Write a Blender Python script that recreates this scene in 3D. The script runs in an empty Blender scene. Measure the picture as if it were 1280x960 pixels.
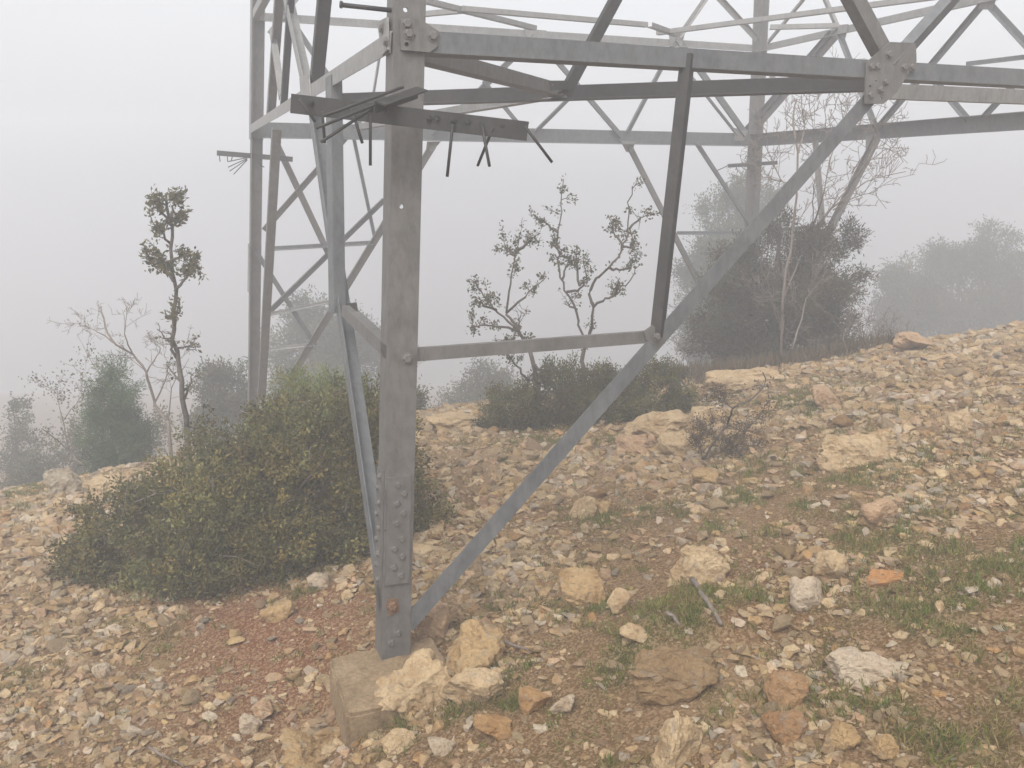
import bpy, bmesh, math, random
import numpy as np

sc = bpy.context.scene
RNG = np.random.default_rng(7)
random.seed(7)

# ------------------------------------------------------------------ camera
PITCH = 0.2251; F = 1100.0; EYE = 2.134; ROLL = -0.0011
cam = bpy.data.cameras.new('camera'); cam.sensor_width = 36; cam.lens = 36 * F / 1280
cam.clip_start = 0.05; cam.clip_end = 1000
camo = bpy.data.objects.new('camera', cam); sc.collection.objects.link(camo)
camo.location = (0, 0, EYE); camo.rotation_euler = (math.pi / 2 - PITCH, 0, 0)
sc.camera = camo
sc.render.resolution_x = 1024; sc.render.resolution_y = 768

# ------------------------------------------------------------------ overcast sky and soft sun
SUN_EL, SUN_AZ = math.radians(52), math.radians(200)
w = bpy.data.worlds.new('World'); sc.world = w; w.use_nodes = True
nt = w.node_tree; nt.nodes.clear()
sky = nt.nodes.new('ShaderNodeTexSky'); sky.sky_type = 'NISHITA'; sky.sun_disc = False
sky.sun_elevation = SUN_EL; sky.sun_rotation = SUN_AZ; sky.air_density = 1.0; sky.dust_density = 4.0; sky.ozone_density = 1.0
hs = nt.nodes.new('ShaderNodeHueSaturation'); hs.inputs['Saturation'].default_value = 0.12
bg = nt.nodes.new('ShaderNodeBackground'); bg.inputs['Strength'].default_value = 0.15
wo = nt.nodes.new('ShaderNodeOutputWorld')
nt.links.new(sky.outputs[0], hs.inputs['Color']); nt.links.new(hs.outputs[0], bg.inputs[0]); nt.links.new(bg.outputs[0], wo.inputs[0])
sun = bpy.data.lights.new('sun', 'SUN'); sun.energy = 1.2; sun.angle = math.radians(40); sun.color = (1, .97, .93)
suno = bpy.data.objects.new('sun', sun); sc.collection.objects.link(suno)
suno.rotation_euler = (math.pi / 2 - SUN_EL, 0, math.pi - SUN_AZ)
vs = sc.view_settings; vs.view_transform = 'Standard'; vs.look = 'None'; vs.gamma = 1; vs.use_curve_mapping = False
vs.exposure = 0.72
cy = sc.cycles
cy.max_bounces = 10; cy.diffuse_bounces = 4; cy.volume_bounces = 4; cy.transparent_max_bounces = 8
cy.use_denoising = True
try: cy.denoiser = 'OPENIMAGEDENOISE'; cy.denoising_input_passes = 'RGB_ALBEDO_NORMAL'
except Exception: pass
HAZE_DENSITY = 0.029

# ------------------------------------------------------------------ pixel <-> world
_c, _s = math.cos(PITCH), math.sin(PITCH)
FW = np.array([0, _c, -_s]); UP = np.array([0, _s, _c]); RT = np.array([1., 0, 0])
CAM = np.array([0, 0, EYE])
def ray(px, py):
    return FW + RT * ((px - 640) / F) + UP * ((480 - py) / F)
def at_y(px, py, Y):
    d = ray(px, py); return CAM + d * (Y / d[1])
def at_z(px, py, z):
    d = ray(px, py); return CAM + d * ((z - EYE) / d[2])
def at_plane(px, py, P0, n):
    d = ray(px, py); return CAM + d * (((P0 - CAM) @ n) / (d @ n))
def depth(P):
    return (np.asarray(P) - CAM) @ FW
def project(P):
    Q = np.asarray(P) - CAM; d = Q @ FW
    d = np.where(d < .05, .05, d)
    return 640 + F * (Q @ RT) / d, 480 - F * (Q @ UP) / d

# ------------------------------------------------------------------ noise
def _hash(ix, iy, iz, seed):
    h = (ix.astype(np.int64) * 374761393 + iy.astype(np.int64) * 668265263 + iz.astype(np.int64) * 2147483647 + seed * 1274126177) & 0xffffffff
    h = ((h ^ (h >> 13)) * 1274126177) & 0xffffffff
    return ((h ^ (h >> 16)) & 0xffff) / 65535.0
def noise3(P, seed=0):
    P = np.asarray(P, float); i = np.floor(P).astype(np.int64); f = P - i; f = f * f * (3 - 2 * f)
    r = 0
    for dx in (0, 1):
        for dy in (0, 1):
            for dz in (0, 1):
                wgt = (f[:, 0] if dx else 1 - f[:, 0]) * (f[:, 1] if dy else 1 - f[:, 1]) * (f[:, 2] if dz else 1 - f[:, 2])
                r = r + wgt * _hash(i[:, 0] + dx, i[:, 1] + dy, i[:, 2] + dz, seed)
    return r * 2 - 1
def fbm(P, octv=4, seed=0):
    P = np.asarray(P, float); a, r = 1., 0
    for k in range(octv):
        r = r + a * noise3(P * 2 ** k, seed + k); a *= .5
    return r

# ------------------------------------------------------------------ ground heights
CP = []
for px, py, z in [(1280, 960, .52), (960, 960, .33), (640, 960, .05), (320, 960, -.2), (0, 960, -.27),
                  (1280, 800, .56), (1000, 820, .36), (780, 820, .18), (600, 860, .0), (530, 905, -.02), (400, 900, -.18), (540, 800, -.04), (430, 790, -.1), (200, 850, -.24), (0, 820, -.28),
                  (1280, 680, .6), (1050, 680, .4), (850, 680, .22), (680, 700, .05), (560, 690, -.04), (380, 730, -.14), (200, 770, -.24), (0, 720, -.3),
                  (1280, 560, .66), (1100, 570, .45), (900, 570, .22), (720, 580, .05), (560, 590, -.05), (60, 650, -.33),
                  (1280, 424, .70), (1200, 433, .58), (1110, 446, .44), (980, 466, .23), (870, 497, .06), (740, 515, -.03), (600, 531, -.1), (525, 536, -.14), (160, 604, -.42), (90, 611, -.4), (0, 650, -.34)]:
    p = at_z(px, py, z); CP.append((p[0], p[1], z))
CP += [(0, 0, .55), (2.5, 0, 1.0), (-2.5, 0, .1), (0, -3, 1.0), (6, 2, 1.35), (-6, 2, -.9), (-4.6, 4.5, -.45),
       (-6.5, 9, -1.5), (-4.4, 9.3, -1.0), (-8, 12, -2.6), (-3.5, 12, -1.5), (0, 12.5, -.95), (3.5, 12.5, -.6), (6.5, 12.5, .0), (9.5, 11.5, .5), (9, 7, 1.3),
       (-9, 18, -4.2), (0, 18, -2.6), (8, 18, -1.8), (14, 18, -1.2), (14, 8, 1.4), (-14, 8, -3.2), (-10, 0, -1.8), (10, -4, 2.2), (-8, -8, -.2)]
for x in (-60, -30, 0, 30, 60):
    CP += [(x, 40, -8 + x * .02), (x, 75, -15 + x * .02), (x, -30, 2 + x * .05)]
CP += [(-40, 10, -6), (40, 10, 1.0), (25, 16, -.8), (60, 15, .5), (-60, 12, -8), (25, 0, 2.5)]
CP = np.array(CP)
def _tk(r2): return np.where(r2 > 1e-9, r2 * np.log(r2 + 1e-12) * .5, 0)
_n = len(CP); _K = _tk(((CP[:, None, :2] - CP[None, :, :2]) ** 2).sum(-1)) + np.eye(_n) * .05
_Pm = np.c_[np.ones(_n), CP[:, :2]]
_W = np.linalg.solve(np.block([[_K, _Pm], [_Pm.T, np.zeros((3, 3))]]), np.r_[CP[:, 2], 0, 0, 0])
def ground_z(x, y):
    x = np.atleast_1d(np.asarray(x, float)); y = np.atleast_1d(np.asarray(y, float)); out = np.empty(len(x))
    for a in range(0, len(x), 20000):
        xx, yy = x[a:a + 20000], y[a:a + 20000]
        k = _tk((xx[:, None] - CP[None, :, 0]) ** 2 + (yy[:, None] - CP[None, :, 1]) ** 2)
        out[a:a + 20000] = k @ _W[:_n] + _W[_n] + _W[_n + 1] * xx + _W[_n + 2] * yy
    P = np.c_[x, y, np.zeros(len(x))]
    out = out + .030 * fbm(P * 1.6, 3, 5) + .010 * noise3(P * 9, 11)
    # pit dug beside the footing, heap of earth and gravel downhill
    out = out + .12 * np.exp(-(((x - .74) / .34) ** 2 + ((y - 3.42) / .22) ** 2) ** 1.5)
    out = out - .10 * np.exp(-(((x + .92) / .30) ** 2 + ((y - 3.25) / .4) ** 2))
    return out
def gz(x, y): return float(ground_z([x], [y])[0])
def on_ground(px, py, tmax=40):
    d = ray(px, py); ts = np.linspace(1.2, tmax, 1600); P = CAM + ts[:, None] * d
    h = P[:, 2] - ground_z(P[:, 0], P[:, 1]); k = np.argmax(h < 0)
    if h[k] >= 0: k = len(ts) - 1
    a = ts[max(k - 1, 0)]; b = ts[k]
    for _ in range(12):
        m = (a + b) / 2; q = CAM + d * m
        if q[2] - gz(q[0], q[1]) < 0: b = m
        else: a = m
    return CAM + d * b

def zone(px, py, spots):
    r = np.zeros_like(px, dtype=float)
    for (cx, cy_, rx, ry, a) in spots:
        r += a * np.exp(-((px - cx) / rx) ** 2 - ((py - cy_) / ry) ** 2)
    return r
GRASS = [(700, 760, 120, 60, .4), (960, 600, 140, 40, .35), (1270, 800, 60, 160, .9), (1180, 700, 90, 60, .4), (930, 780, 80, 30, .4), (1000, 640, 120, 40, .35), (620, 870, 60, 40, .5), (1060, 880, 120, 40, .3), (1150, 800, 170, 90, .45), (820, 850, 160, 70, .35), (1200, 930, 120, 40, .5), (1260, 720, 70, 60, 1.1), (1230, 860, 90, 50, .8), (790, 640, 70, 25, .7), (760, 790, 110, 50, .6), (560, 935, 70, 28, 1.0), (650, 880, 60, 40, .7), (1085, 670, 45, 18, .8),
         (1000, 505, 90, 25, .6), (910, 655, 60, 20, .5), (180, 800, 60, 20, .35), (1080, 770, 150, 40, .55), (850, 750, 60, 40, .6), (30, 855, 30, 15, .5), (1150, 600, 120, 40, .3), (700, 940, 120, 25, .5),
         (960, 880, 30, 20, .7), (1170, 910, 60, 20, .7), (380, 745, 20, 12, .8), (180, 915, 14, 10, .9), (270, 920, 14, 10, .9), (40, 615, 60, 25, 1.), (20, 570, 80, 30, 1.), (700, 550, 150, 12, .5)]
RED = [(350, 830, 90, 80, 1.), (320, 770, 120, 40, .6), (440, 720, 60, 40, .6), (1050, 700, 150, 30, .4), (220, 880, 100, 60, .5), (620, 640, 90, 25, .45), (950, 740, 90, 40, .5), (560, 640, 60, 30, .4)]
SCREE = [(880, 850, 90, 45, .8), (640, 580, 130, 40, 1.), (620, 725, 110, 50, 1.1), (60, 700, 90, 60, 1.2), (80, 880, 130, 60, .7), (1180, 500, 160, 60, .6), (860, 570, 110, 45, .9), (560, 550, 80, 25, .7), (880, 640, 60, 40, .5), (1000, 910, 140, 50, .6), (1240, 450, 120, 40, .8)]

# ------------------------------------------------------------------ mesh helpers
COL = sc.collection
def mesh_np(name, V, Fc, mats=(), smooth=False, mat_idx=None, attrs=None):
    V = np.asarray(V, np.float32); Fc = np.asarray(Fc, np.int32); k = Fc.shape[1]
    me = bpy.data.meshes.new(name)
    me.vertices.add(len(V)); me.vertices.foreach_set('co', V.ravel())
    me.loops.add(Fc.size); me.loops.foreach_set('vertex_index', Fc.ravel())
    me.polygons.add(len(Fc)); me.polygons.foreach_set('loop_start', np.arange(0, Fc.size, k, dtype=np.int32))
    me.polygons.foreach_set('loop_total', np.full(len(Fc), k, np.int32))
    me.polygons.foreach_set('use_smooth', np.full(len(Fc), smooth))
    if mat_idx is not None: me.polygons.foreach_set('material_index', np.asarray(mat_idx, np.int32))
    for m in mats: me.materials.append(m)
    me.update(calc_edges=True)
    if attrs:
        for an, val in attrs.items():
            val = np.asarray(val, np.float32)
            if val.ndim == 1:
                a = me.attributes.new(an, 'FLOAT', 'POINT'); a.data.foreach_set('value', val)
            else:
                a = me.attributes.new(an, 'FLOAT_COLOR', 'POINT'); a.data.foreach_set('color', np.c_[val, np.ones(len(val))].astype(np.float32).ravel())
    return me
def link(name, me, parent=None):
    o = bpy.data.objects.new(name, me); COL.objects.link(o)
    if parent is not None: o.parent = parent
    return o
def tag(o, label=None, cat=None, group=None, kind=None):
    if label: o['label'] = label
    if cat: o['category'] = cat
    if group: o['group'] = group
    if kind: o['kind'] = kind
    return o
def empty(name, loc, label, cat, group=None):
    o = bpy.data.objects.new(name, None); COL.objects.link(o); o.location = loc; o.empty_display_size = .1
    return tag(o, label, cat, group)
def norm(v):
    v = np.asarray(v, float); return v / np.linalg.norm(v)

class Acc:
    """collects triangles, then becomes one mesh"""
    def __init__(s): s.V = []; s.F = []; s.A = []; s.n = 0
    def add(s, V, Fc, a=None):
        V = np.asarray(V, float); s.V.append(V); s.F.append(np.asarray(Fc) + s.n); s.n += len(V)
        if a is not None: s.A.append(np.broadcast_to(np.asarray(a, float), (len(V), 3)))
    def tube(s, P, R, n=5, a=None):
        P = np.asarray(P, float); m = len(P); R = np.broadcast_to(np.asarray(R, float), (m,))
        T = np.gradient(P, axis=0); T /= np.linalg.norm(T, axis=1)[:, None] + 1e-9
        ref = np.array([.31, .17, .93]) if abs(T[0] @ np.array([.31, .17, .93])) < .9 else np.array([1., 0, 0])
        N = np.cross(T, ref); N /= np.linalg.norm(N, axis=1)[:, None] + 1e-9; B = np.cross(T, N)
        an = np.arange(n) * 2 * math.pi / n
        V = (P[:, None] + R[:, None, None] * (np.cos(an)[None, :, None] * N[:, None] + np.sin(an)[None, :, None] * B[:, None])).reshape(-1, 3)
        i = np.arange(m - 1)[:, None] * n; j = np.arange(n)[None]; k = (j + 1) % n
        q = np.stack([i + j, i + k, i + n + k, i + n + j], -1).reshape(-1, 4)
        tri = np.r_[q[:, [0, 1, 2]], q[:, [0, 2, 3]]]
        cap = np.array([[0, b + 1, b] for b in range(1, n - 1)] + [[(m - 1) * n, (m - 1) * n + b, (m - 1) * n + b + 1] for b in range(1, n - 1)])
        s.add(V, np.r_[tri, cap], a)
    def build(s, name, mat, parent=None, origin=None, smooth=False):
        V = np.concatenate(s.V); Fc = np.concatenate(s.F)
        if origin is not None: V = V - np.asarray(origin)
        me = mesh_np(name, V, Fc, [mat], smooth, attrs={'tint': np.concatenate(s.A)} if s.A else None)
        return link(name, me, parent)

# ------------------------------------------------------------------ materials
def mat_new(name, rough=.8, spec=.3):
    m = bpy.data.materials.new(name); m.use_nodes = True
    n = m.node_tree.nodes; b = n['Principled BSDF']; b.inputs['Roughness'].default_value = rough; b.inputs['Specular IOR Level'].default_value = spec
    return m, n, m.node_tree.links, b
def N_noise(n, l, coord, scale, detail=4, rough=.6):
    t = n.new('ShaderNodeTexNoise'); t.inputs['Scale'].default_value = scale; t.inputs['Detail'].default_value = detail; t.inputs['Roughness'].default_value = rough
    l.new(coord, t.inputs['Vector']); return t
def N_ramp(n, l, fac, stops):
    r = n.new('ShaderNodeValToRGB'); e = r.color_ramp.elements
    e[0].position, e[0].color = stops[0][0], (*stops[0][1], 1); e[1].position, e[1].color = stops[-1][0], (*stops[-1][1], 1)
    for p, c in stops[1:-1]:
        x = e.new(p); x.color = (*c, 1)
    l.new(fac, r.inputs[0]); return r
def N_mix(n, l, fac, a, b, mode='MIX'):
    m = n.new('ShaderNodeMix'); m.data_type = 'RGBA'; m.blend_type = mode
    for sck, v in ((m.inputs[0], fac), (m.inputs[6], a), (m.inputs[7], b)):
        if hasattr(v, 'is_output'): l.new(v, sck)
        elif isinstance(v, (tuple, list)): sck.default_value = (*v, 1)
        else: sck.default_value = v
    return m.outputs[2]
def N_bump(n, l, h, strength, dist, prev=None):
    b = n.new('ShaderNodeBump'); b.inputs['Strength'].default_value = strength; b.inputs['Distance'].default_value = dist
    l.new(h, b.inputs['Height'])
    if prev is not None: l.new(prev, b.inputs['Normal'])
    return b.outputs[0]

def make_steel(name, a, b, rough=.55):
    m, n, l, bs = mat_new(name, rough, .4)
    tc = n.new('ShaderNodeTexCoord').outputs['Object']
    mp = n.new('ShaderNodeMapping'); mp.inputs['Scale'].default_value = (1, 1, .45); l.new(tc, mp.inputs[0])
    st = N_noise(n, l, mp.outputs[0], 30, 5, .7); bl = N_noise(n, l, tc, 7, 5, .65); sp = N_noise(n, l, tc, 90, 3, .7)
    c = N_mix(n, l, N_ramp(n, l, bl.outputs[0], [(.3, (0, 0, 0)), (.7, (1, 1, 1))]).outputs[0], a, b)
    c = N_mix(n, l, .5, c, N_ramp(n, l, st.outputs[0], [(.3, (.5, .48, .46)), (.5, (.95, .95, .95)), (.72, (1.3, 1.32, 1.35))]).outputs[0], 'MULTIPLY')
    rustm = N_ramp(n, l, sp.outputs[0], [(.66, (0, 0, 0)), (.78, (.5, .5, .5))])
    c = N_mix(n, l, rustm.outputs[0], c, (.11, .075, .05))
    l.new(c, bs.inputs['Base Color']); bs.inputs['Metallic'].default_value = .25
    rr = n.new('ShaderNodeMapRange'); rr.inputs[3].default_value = rough - .1; rr.inputs[4].default_value = rough + .2; l.new(bl.outputs[0], rr.inputs[0]); l.new(rr.outputs[0], bs.inputs['Roughness'])
    l.new(N_bump(n, l, sp.outputs[0], .25, .002), bs.inputs['Normal'])
    return m
STEEL_LEG = make_steel('steel_leg', (.125, .118, .110), (.175, .167, .156))
STEEL_BLUE = make_steel('steel_brace', (.12, .125, .13), (.165, .17, .17))
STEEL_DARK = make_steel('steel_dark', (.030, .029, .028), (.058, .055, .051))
STEEL_PALE = make_steel('steel_pale', (.22, .215, .205), (.28, .275, .265))  # pale galvanised tone, lightened further to put fog fade into the far members
RUST, n, l, b = mat_new('rusty_bolt', .85)
tc = n.new('ShaderNodeTexCoord').outputs['Object']; l.new(N_ramp(n, l, N_noise(n, l, tc, 120, 4).outputs[0], [(.3, (.09, .045, .025)), (.7, (.24, .15, .09))]).outputs[0], b.inputs['Base Color'])
BOLT = make_steel('bolt_zinc', (.14, .13, .12), (.20, .19, .18))

CONC, n, l, b = mat_new('stained_concrete', .9, .2)
tc = n.new('ShaderNodeTexCoord').outputs['Object']
a1 = N_noise(n, l, tc, 3.5, 6, .65); a2 = N_noise(n, l, tc, 60, 4, .7)
c = N_ramp(n, l, a1.outputs[0], [(.25, (.17, .115, .065)), (.5, (.27, .195, .115)), (.75, (.36, .275, .175))]).outputs[0]
c = N_mix(n, l, .8, c, N_ramp(n, l, a2.outputs[0], [(.3, (.5, .47, .43)), (.7, (1.2, 1.2, 1.2))]).outputs[0], 'MULTIPLY')
a3 = N_noise(n, l, tc, 9, 5, .7); c = N_mix(n, l, N_ramp(n, l, a3.outputs[0], [(.52, (0, 0, 0)), (.68, (.75, .75, .75))]).outputs[0], c, (.12, .075, .04))
l.new(c, b.inputs['Base Color']); l.new(N_bump(n, l, a2.outputs[0], .35, .004, N_bump(n, l, a1.outputs[0], .3, .02)), b.inputs['Normal'])

def make_rock(name, use_attr):
    m, n, l, b = mat_new(name, .92, .2)
    tc = n.new('ShaderNodeTexCoord').outputs['Object']
    if use_attr:
        at = n.new('ShaderNodeAttribute'); at.attribute_name = 'tint'; tint = at.outputs['Color']
        vec = tc
    else:
        oi = n.new('ShaderNodeObjectInfo'); tint = oi.outputs['Color']
        va = n.new('ShaderNodeVectorMath'); va.operation = 'ADD'; l.new(tc, va.inputs[0])
        cx = n.new('ShaderNodeCombineXYZ'); mu = n.new('ShaderNodeMath'); mu.operation = 'MULTIPLY'; mu.inputs[1].default_value = 37.; l.new(oi.outputs['Random'], mu.inputs[0])
        l.new(mu.outputs[0], cx.inputs[0]); l.new(mu.outputs[0], cx.inputs[2]); l.new(cx.outputs[0], va.inputs[1]); vec = va.outputs[0]
    big = N_noise(n, l, vec, 9, 5, .65); fine = N_noise(n, l, vec, 55, 5, .75); pit = n.new('ShaderNodeTexVoronoi'); pit.inputs['Scale'].default_value = 34; l.new(vec, pit.inputs['Vector'])
    c = N_mix(n, l, .8, tint, N_ramp(n, l, big.outputs[0], [(.28, (.62, .5, .38)), (.5, (.95, .92, .88)), (.75, (1.15, 1.16, 1.17))]).outputs[0], 'MULTIPLY')
    c = N_mix(n, l, .75, c, N_ramp(n, l, fine.outputs[0], [(.25, (.5, .42, .34)), (.5, (.97, .96, .95)), (.8, (1.2, 1.2, 1.2))]).outputs[0], 'MULTIPLY')
    lich = N_noise(n, l, vec, 17, 6, .7); c = N_mix(n, l, N_ramp(n, l, lich.outputs[0], [(.56, (0, 0, 0)), (.66, (.6, .6, .6))]).outputs[0], c, (.27, .235, .19))
    l.new(c, b.inputs['Base Color'])
    nb = N_bump(n, l, big.outputs[0], .6, .03); nb = N_bump(n, l, fine.outputs[0], 1.0, .014, nb); nb = N_bump(n, l, pit.outputs['Distance'], .5, .012, nb)
    l.new(nb, b.inputs['Normal']); return m
ROCK = make_rock('limestone', False); ROCK_A = make_rock('limestone_rubble', True)

GROUND, n, l, b = mat_new('stony_soil', .95, .15)
tc = n.new('ShaderNodeTexCoord').outputs['Object']
ag = n.new('ShaderNodeAttribute'); ag.attribute_name = 'grassy'; ap = n.new('ShaderNodeAttribute'); ap.attribute_name = 'pale'; ar = n.new('ShaderNodeAttribute'); ar.attribute_name = 'red'
s1 = N_noise(n, l, tc, 2.2, 6, .65); s2 = N_noise(n, l, tc, 48, 8, .8); s3 = N_noise(n, l, tc, 140, 4, .7)
vo = n.new('ShaderNodeTexVoronoi'); vo.inputs['Scale'].default_value = 105; l.new(tc, vo.inputs['Vector'])
soil = N_ramp(n, l, s2.outputs[0], [(.25, (.080, .044, .018)), (.5, (.17, .098, .042)), (.75, (.31, .195, .095))]).outputs[0]
redc = N_ramp(n, l, s2.outputs[0], [(.25, (.09, .035, .016)), (.5, (.18, .075, .034)), (.75, (.29, .145, .07))]).outputs[0]
c = N_mix(n, l, ar.outputs['Fac'], soil, redc)
c = N_mix(n, l, ap.outputs['Fac'], c, N_ramp(n, l, s2.outputs[0], [(.25, (.15, .085, .042)), (.5, (.30, .195, .105)), (.75, (.44, .32, .20))]).outputs[0])
gr = N_ramp(n, l, s3.outputs[0], [(.3, (.055, .048, .016)), (.6, (.12, .105, .036)), (.8, (.18, .14, .06))]).outputs[0]
mm = n.new('ShaderNodeMath'); mm.operation = 'MULTIPLY'; l.new(ag.outputs['Fac'], mm.inputs[0]); l.new(N_ramp(n, l, s1.outputs[0], [(.35, (.15, .15, .15)), (.6, (1, 1, 1))]).outputs[0], mm.inputs[1])
c = N_mix(n, l, mm.outputs[0], c, gr)
peb = N_ramp(n, l, vo.outputs['Color'], [(.55, (0, 0, 0)), (.6, (.8, .8, .8))]).outputs[0]
c = N_mix(n, l, .55, c, N_mix(n, l, peb, c, (.44, .31, .19)))
l.new(c, b.inputs['Base Color'])
nb = N_bump(n, l, s2.outputs[0], .6, .03); nb = N_bump(n, l, vo.outputs['Distance'], .5, .01, nb); nb = N_bump(n, l, s3.outputs[0], .5, .006, nb)
l.new(nb, b.inputs['Normal'])

def make_leaf(name, trans=.25, rough=.6):
    m, n, l, b = mat_new(name, rough, .3)
    at = n.new('ShaderNodeAttribute'); at.attribute_name = 'tint'
    l.new(at.outputs['Color'], b.inputs['Base Color'])
    tr = n.new('ShaderNodeBsdfTranslucent'); l.new(at.outputs['Color'], tr.inputs['Color'])
    mx = n.new('ShaderNodeMixShader'); mx.inputs[0].default_value = trans
    l.new(b.outputs[0], mx.inputs[1]); l.new(tr.outputs[0], mx.inputs[2]); l.new(mx.outputs[0], n['Material Output'].inputs[0])
    return m
LEAF = make_leaf('leaf', .15); BLADE = make_leaf('grass_blade', .3)
BARK, n, l, b = mat_new('grey_bark', .95, .15)
tc = n.new('ShaderNodeTexCoord').outputs['Object']; l.new(N_ramp(n, l, N_noise(n, l, tc, 40, 5, .7).outputs[0], [(.3, (.055, .045, .038)), (.7, (.16, .14, .12))]).outputs[0], b.inputs['Base Color'])
TWIG, n, l, b = mat_new('dead_twig', .95, .15)
tc = n.new('ShaderNodeTexCoord').outputs['Object']; l.new(N_ramp(n, l, N_noise(n, l, tc, 60, 5, .7).outputs[0], [(.3, (.12, .095, .08)), (.7, (.26, .215, .185))]).outputs[0], b.inputs['Base Color'])

# ------------------------------------------------------------------ ground sheet
def axis(lo, hi, a, b, step):
    far = lambda d: np.cumsum(step * 1.14 ** np.arange(1, 60))
    mid = np.arange(a, b + 1e-6, step); L = a - far(0); R = b + far(0)
    L = L[L > lo][::-1]; R = R[R < hi]
    return np.r_[lo, L, mid, R, hi]
xs = axis(-58, 58, -5.5, 6.5, .045); ys = axis(-28, 78, 1.5, 10.0, .045)
gx, gy = np.meshgrid(xs, ys); gxf, gyf = gx.ravel(), gy.ravel()
gzf = ground_z(gxf, gyf)
u_, v_ = project(np.c_[gxf, gyf, gzf]); behind = (gyf < 1.2)
nzp = np.c_[gxf, gyf, 0 * gxf]
breakup = np.clip(.35 + 1.5 * fbm(nzp * 4.3, 3, 31), 0, 1.4)
grassy = np.clip(zone(u_, v_, GRASS) * breakup * 1.2, 0, 1); red = np.clip(zone(u_, v_, RED) * 1.1, 0, 1); pale = np.clip(zone(u_, v_, SCREE) * .75, 0, .9)
far_ = np.clip((np.hypot(gxf, gyf) - 9) / 4, 0, 1); grassy = np.maximum(grassy, far_ * .8 * np.clip(breakup, 0, 1)); grassy[behind] = .5 * np.clip(breakup[behind], 0, 1); red[behind] = .2; pale[behind] = .2
nx, ny = len(xs), len(ys); ii = (np.arange(ny - 1)[:, None] * nx + np.arange(nx - 1)[None]).ravel()
ground = link('ground', mesh_np('ground', np.c_[gxf, gyf, gzf], np.c_[ii, ii + 1, ii + nx + 1, ii + nx], [GROUND], True, attrs={'grassy': grassy, 'pale': pale, 'red': red}))
tag(ground, 'stony reddish hillside falling away to the left behind its crest', 'ground', kind='structure')

# ------------------------------------------------------------------ lattice tower frame
PSI = .3672; SIDE = 6.7429; TAPER = .068; H = 2.7064; Z2 = 3.8821; ZTOP = 6.6
U = np.array([math.cos(PSI), math.sin(PSI), 0]); Vv = np.array([-U[1], U[0], 0])
A0 = np.array([-.493, 3.889, 0]); CEN = A0 + (U + Vv) * SIDE / 2
SG = {'A': (-1, -1), 'D': (1, -1), 'C': (1, 1), 'B': (-1, 1)}
def corner(nm, z):
    h = SIDE / 2 - TAPER * (z - H); a, b_ = SG[nm]
    return CEN + h * (a * U + b_ * Vv) + np.array([0, 0, z])
def face(p, q):
    P0 = corner(p, 0); P1 = corner(q, 0); P2 = corner(p, H)
    nn = norm(np.cross(P1 - P0, P2 - P0))
    if nn @ (CEN - P0) < 0: nn = -nn          # points inward
    return P0, nn
FACES = {k: face(*k) for k in ('AD', 'AB', 'BC', 'CD')}
def fp(fc, px, py, off=0.0):
    P0, nn = FACES[fc]; return at_plane(px, py, P0 + nn * off, nn)
foot_A = corner('A', 0)
tower = empty('transmission_tower', tuple(foot_A), 'galvanised steel lattice transmission tower standing over the stony slope', 'tower')
TL = np.array(tower.location)

def ngon_plate(name, pts2, holes, O, ex, ey, thick, mat, parent=tower):
    """flat plate: outline and round holes in the O,ex,ey plane, thickness along ex x ey"""
    O, ex, ey = np.asarray(O, float), norm(ex), np.asarray(ey, float); ey = norm(ey - ex * (ey @ ex)); ez = np.cross(ex, ey)
    bm = bmesh.new(); edges = []
    loops = [list(pts2)] + [[(hx + r * math.cos(t * math.pi / 5), hy + r * math.sin(t * math.pi / 5)) for t in range(10)] for hx, hy, r in holes]
    for lp in loops:
        vsx = [bm.verts.new(tuple(O + ex * x + ey * y - TL)) for x, y in lp]
        edges += [bm.edges.new((vsx[i], vsx[(i + 1) % len(vsx)])) for i in range(len(vsx))]
    g = bmesh.ops.triangle_fill(bm, use_beauty=True, use_dissolve=False, edges=edges)
    fs = [f for f in bm.faces]
    ex_ = bmesh.ops.extrude_face_region(bm, geom=fs)
    bmesh.ops.translate(bm, vec=tuple(ez * thick), verts=[v for v in ex_['geom'] if isinstance(v, bmesh.types.BMVert)])
    bmesh.ops.recalc_face_normals(bm, faces=bm.faces)
    me = bpy.data.meshes.new(name); bm.to_mesh(me); bm.free(); me.materials.append(mat)
    return link(name, me, parent)
def angle_iron(name, P, Q, wa, wb, a, b_, t, mat, parent=tower, org=None):
    """L section from P to Q; heel on PQ, flanges wa along a and wb along b"""
    P, Q = np.asarray(P, float), np.asarray(Q, float); d = norm(Q - P)
    a = norm(np.asarray(a, float) - d * (np.asarray(a) @ d)); b_ = np.asarray(b_, float); b_ = norm(b_ - d * (b_ @ d) - a * (b_ @ a))
    rr = t * .5
    prof = [(0, 0), (wa, 0), (wa, t - rr * .6), (wa - rr * .6, t), (t + rr, t), (t, t + rr), (t, wb - rr * .6), (t - rr * .6, wb), (0, wb)]
    o_ = TL if org is None else org
    V = np.array([X + a * x + b_ * y - o_ for X in (P, Q) for x, y in prof]); k = len(prof)
    me = bpy.data.meshes.new(name)
    fcs = [(i, (i + 1) % k, k + (i + 1) % k, k + i) for i in range(k)] + [tuple(range(k))[::-1], tuple(range(k, 2 * k))]
    me.from_pydata([tuple(v) for v in V], [], fcs)
    bm = bmesh.new(); bm.from_mesh(me); bmesh.ops.recalc_face_normals(bm, faces=bm.faces); bm.to_mesh(me); bm.free()
    me.materials.append(mat); return link(name, me, parent)
_bolt = {}
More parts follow.
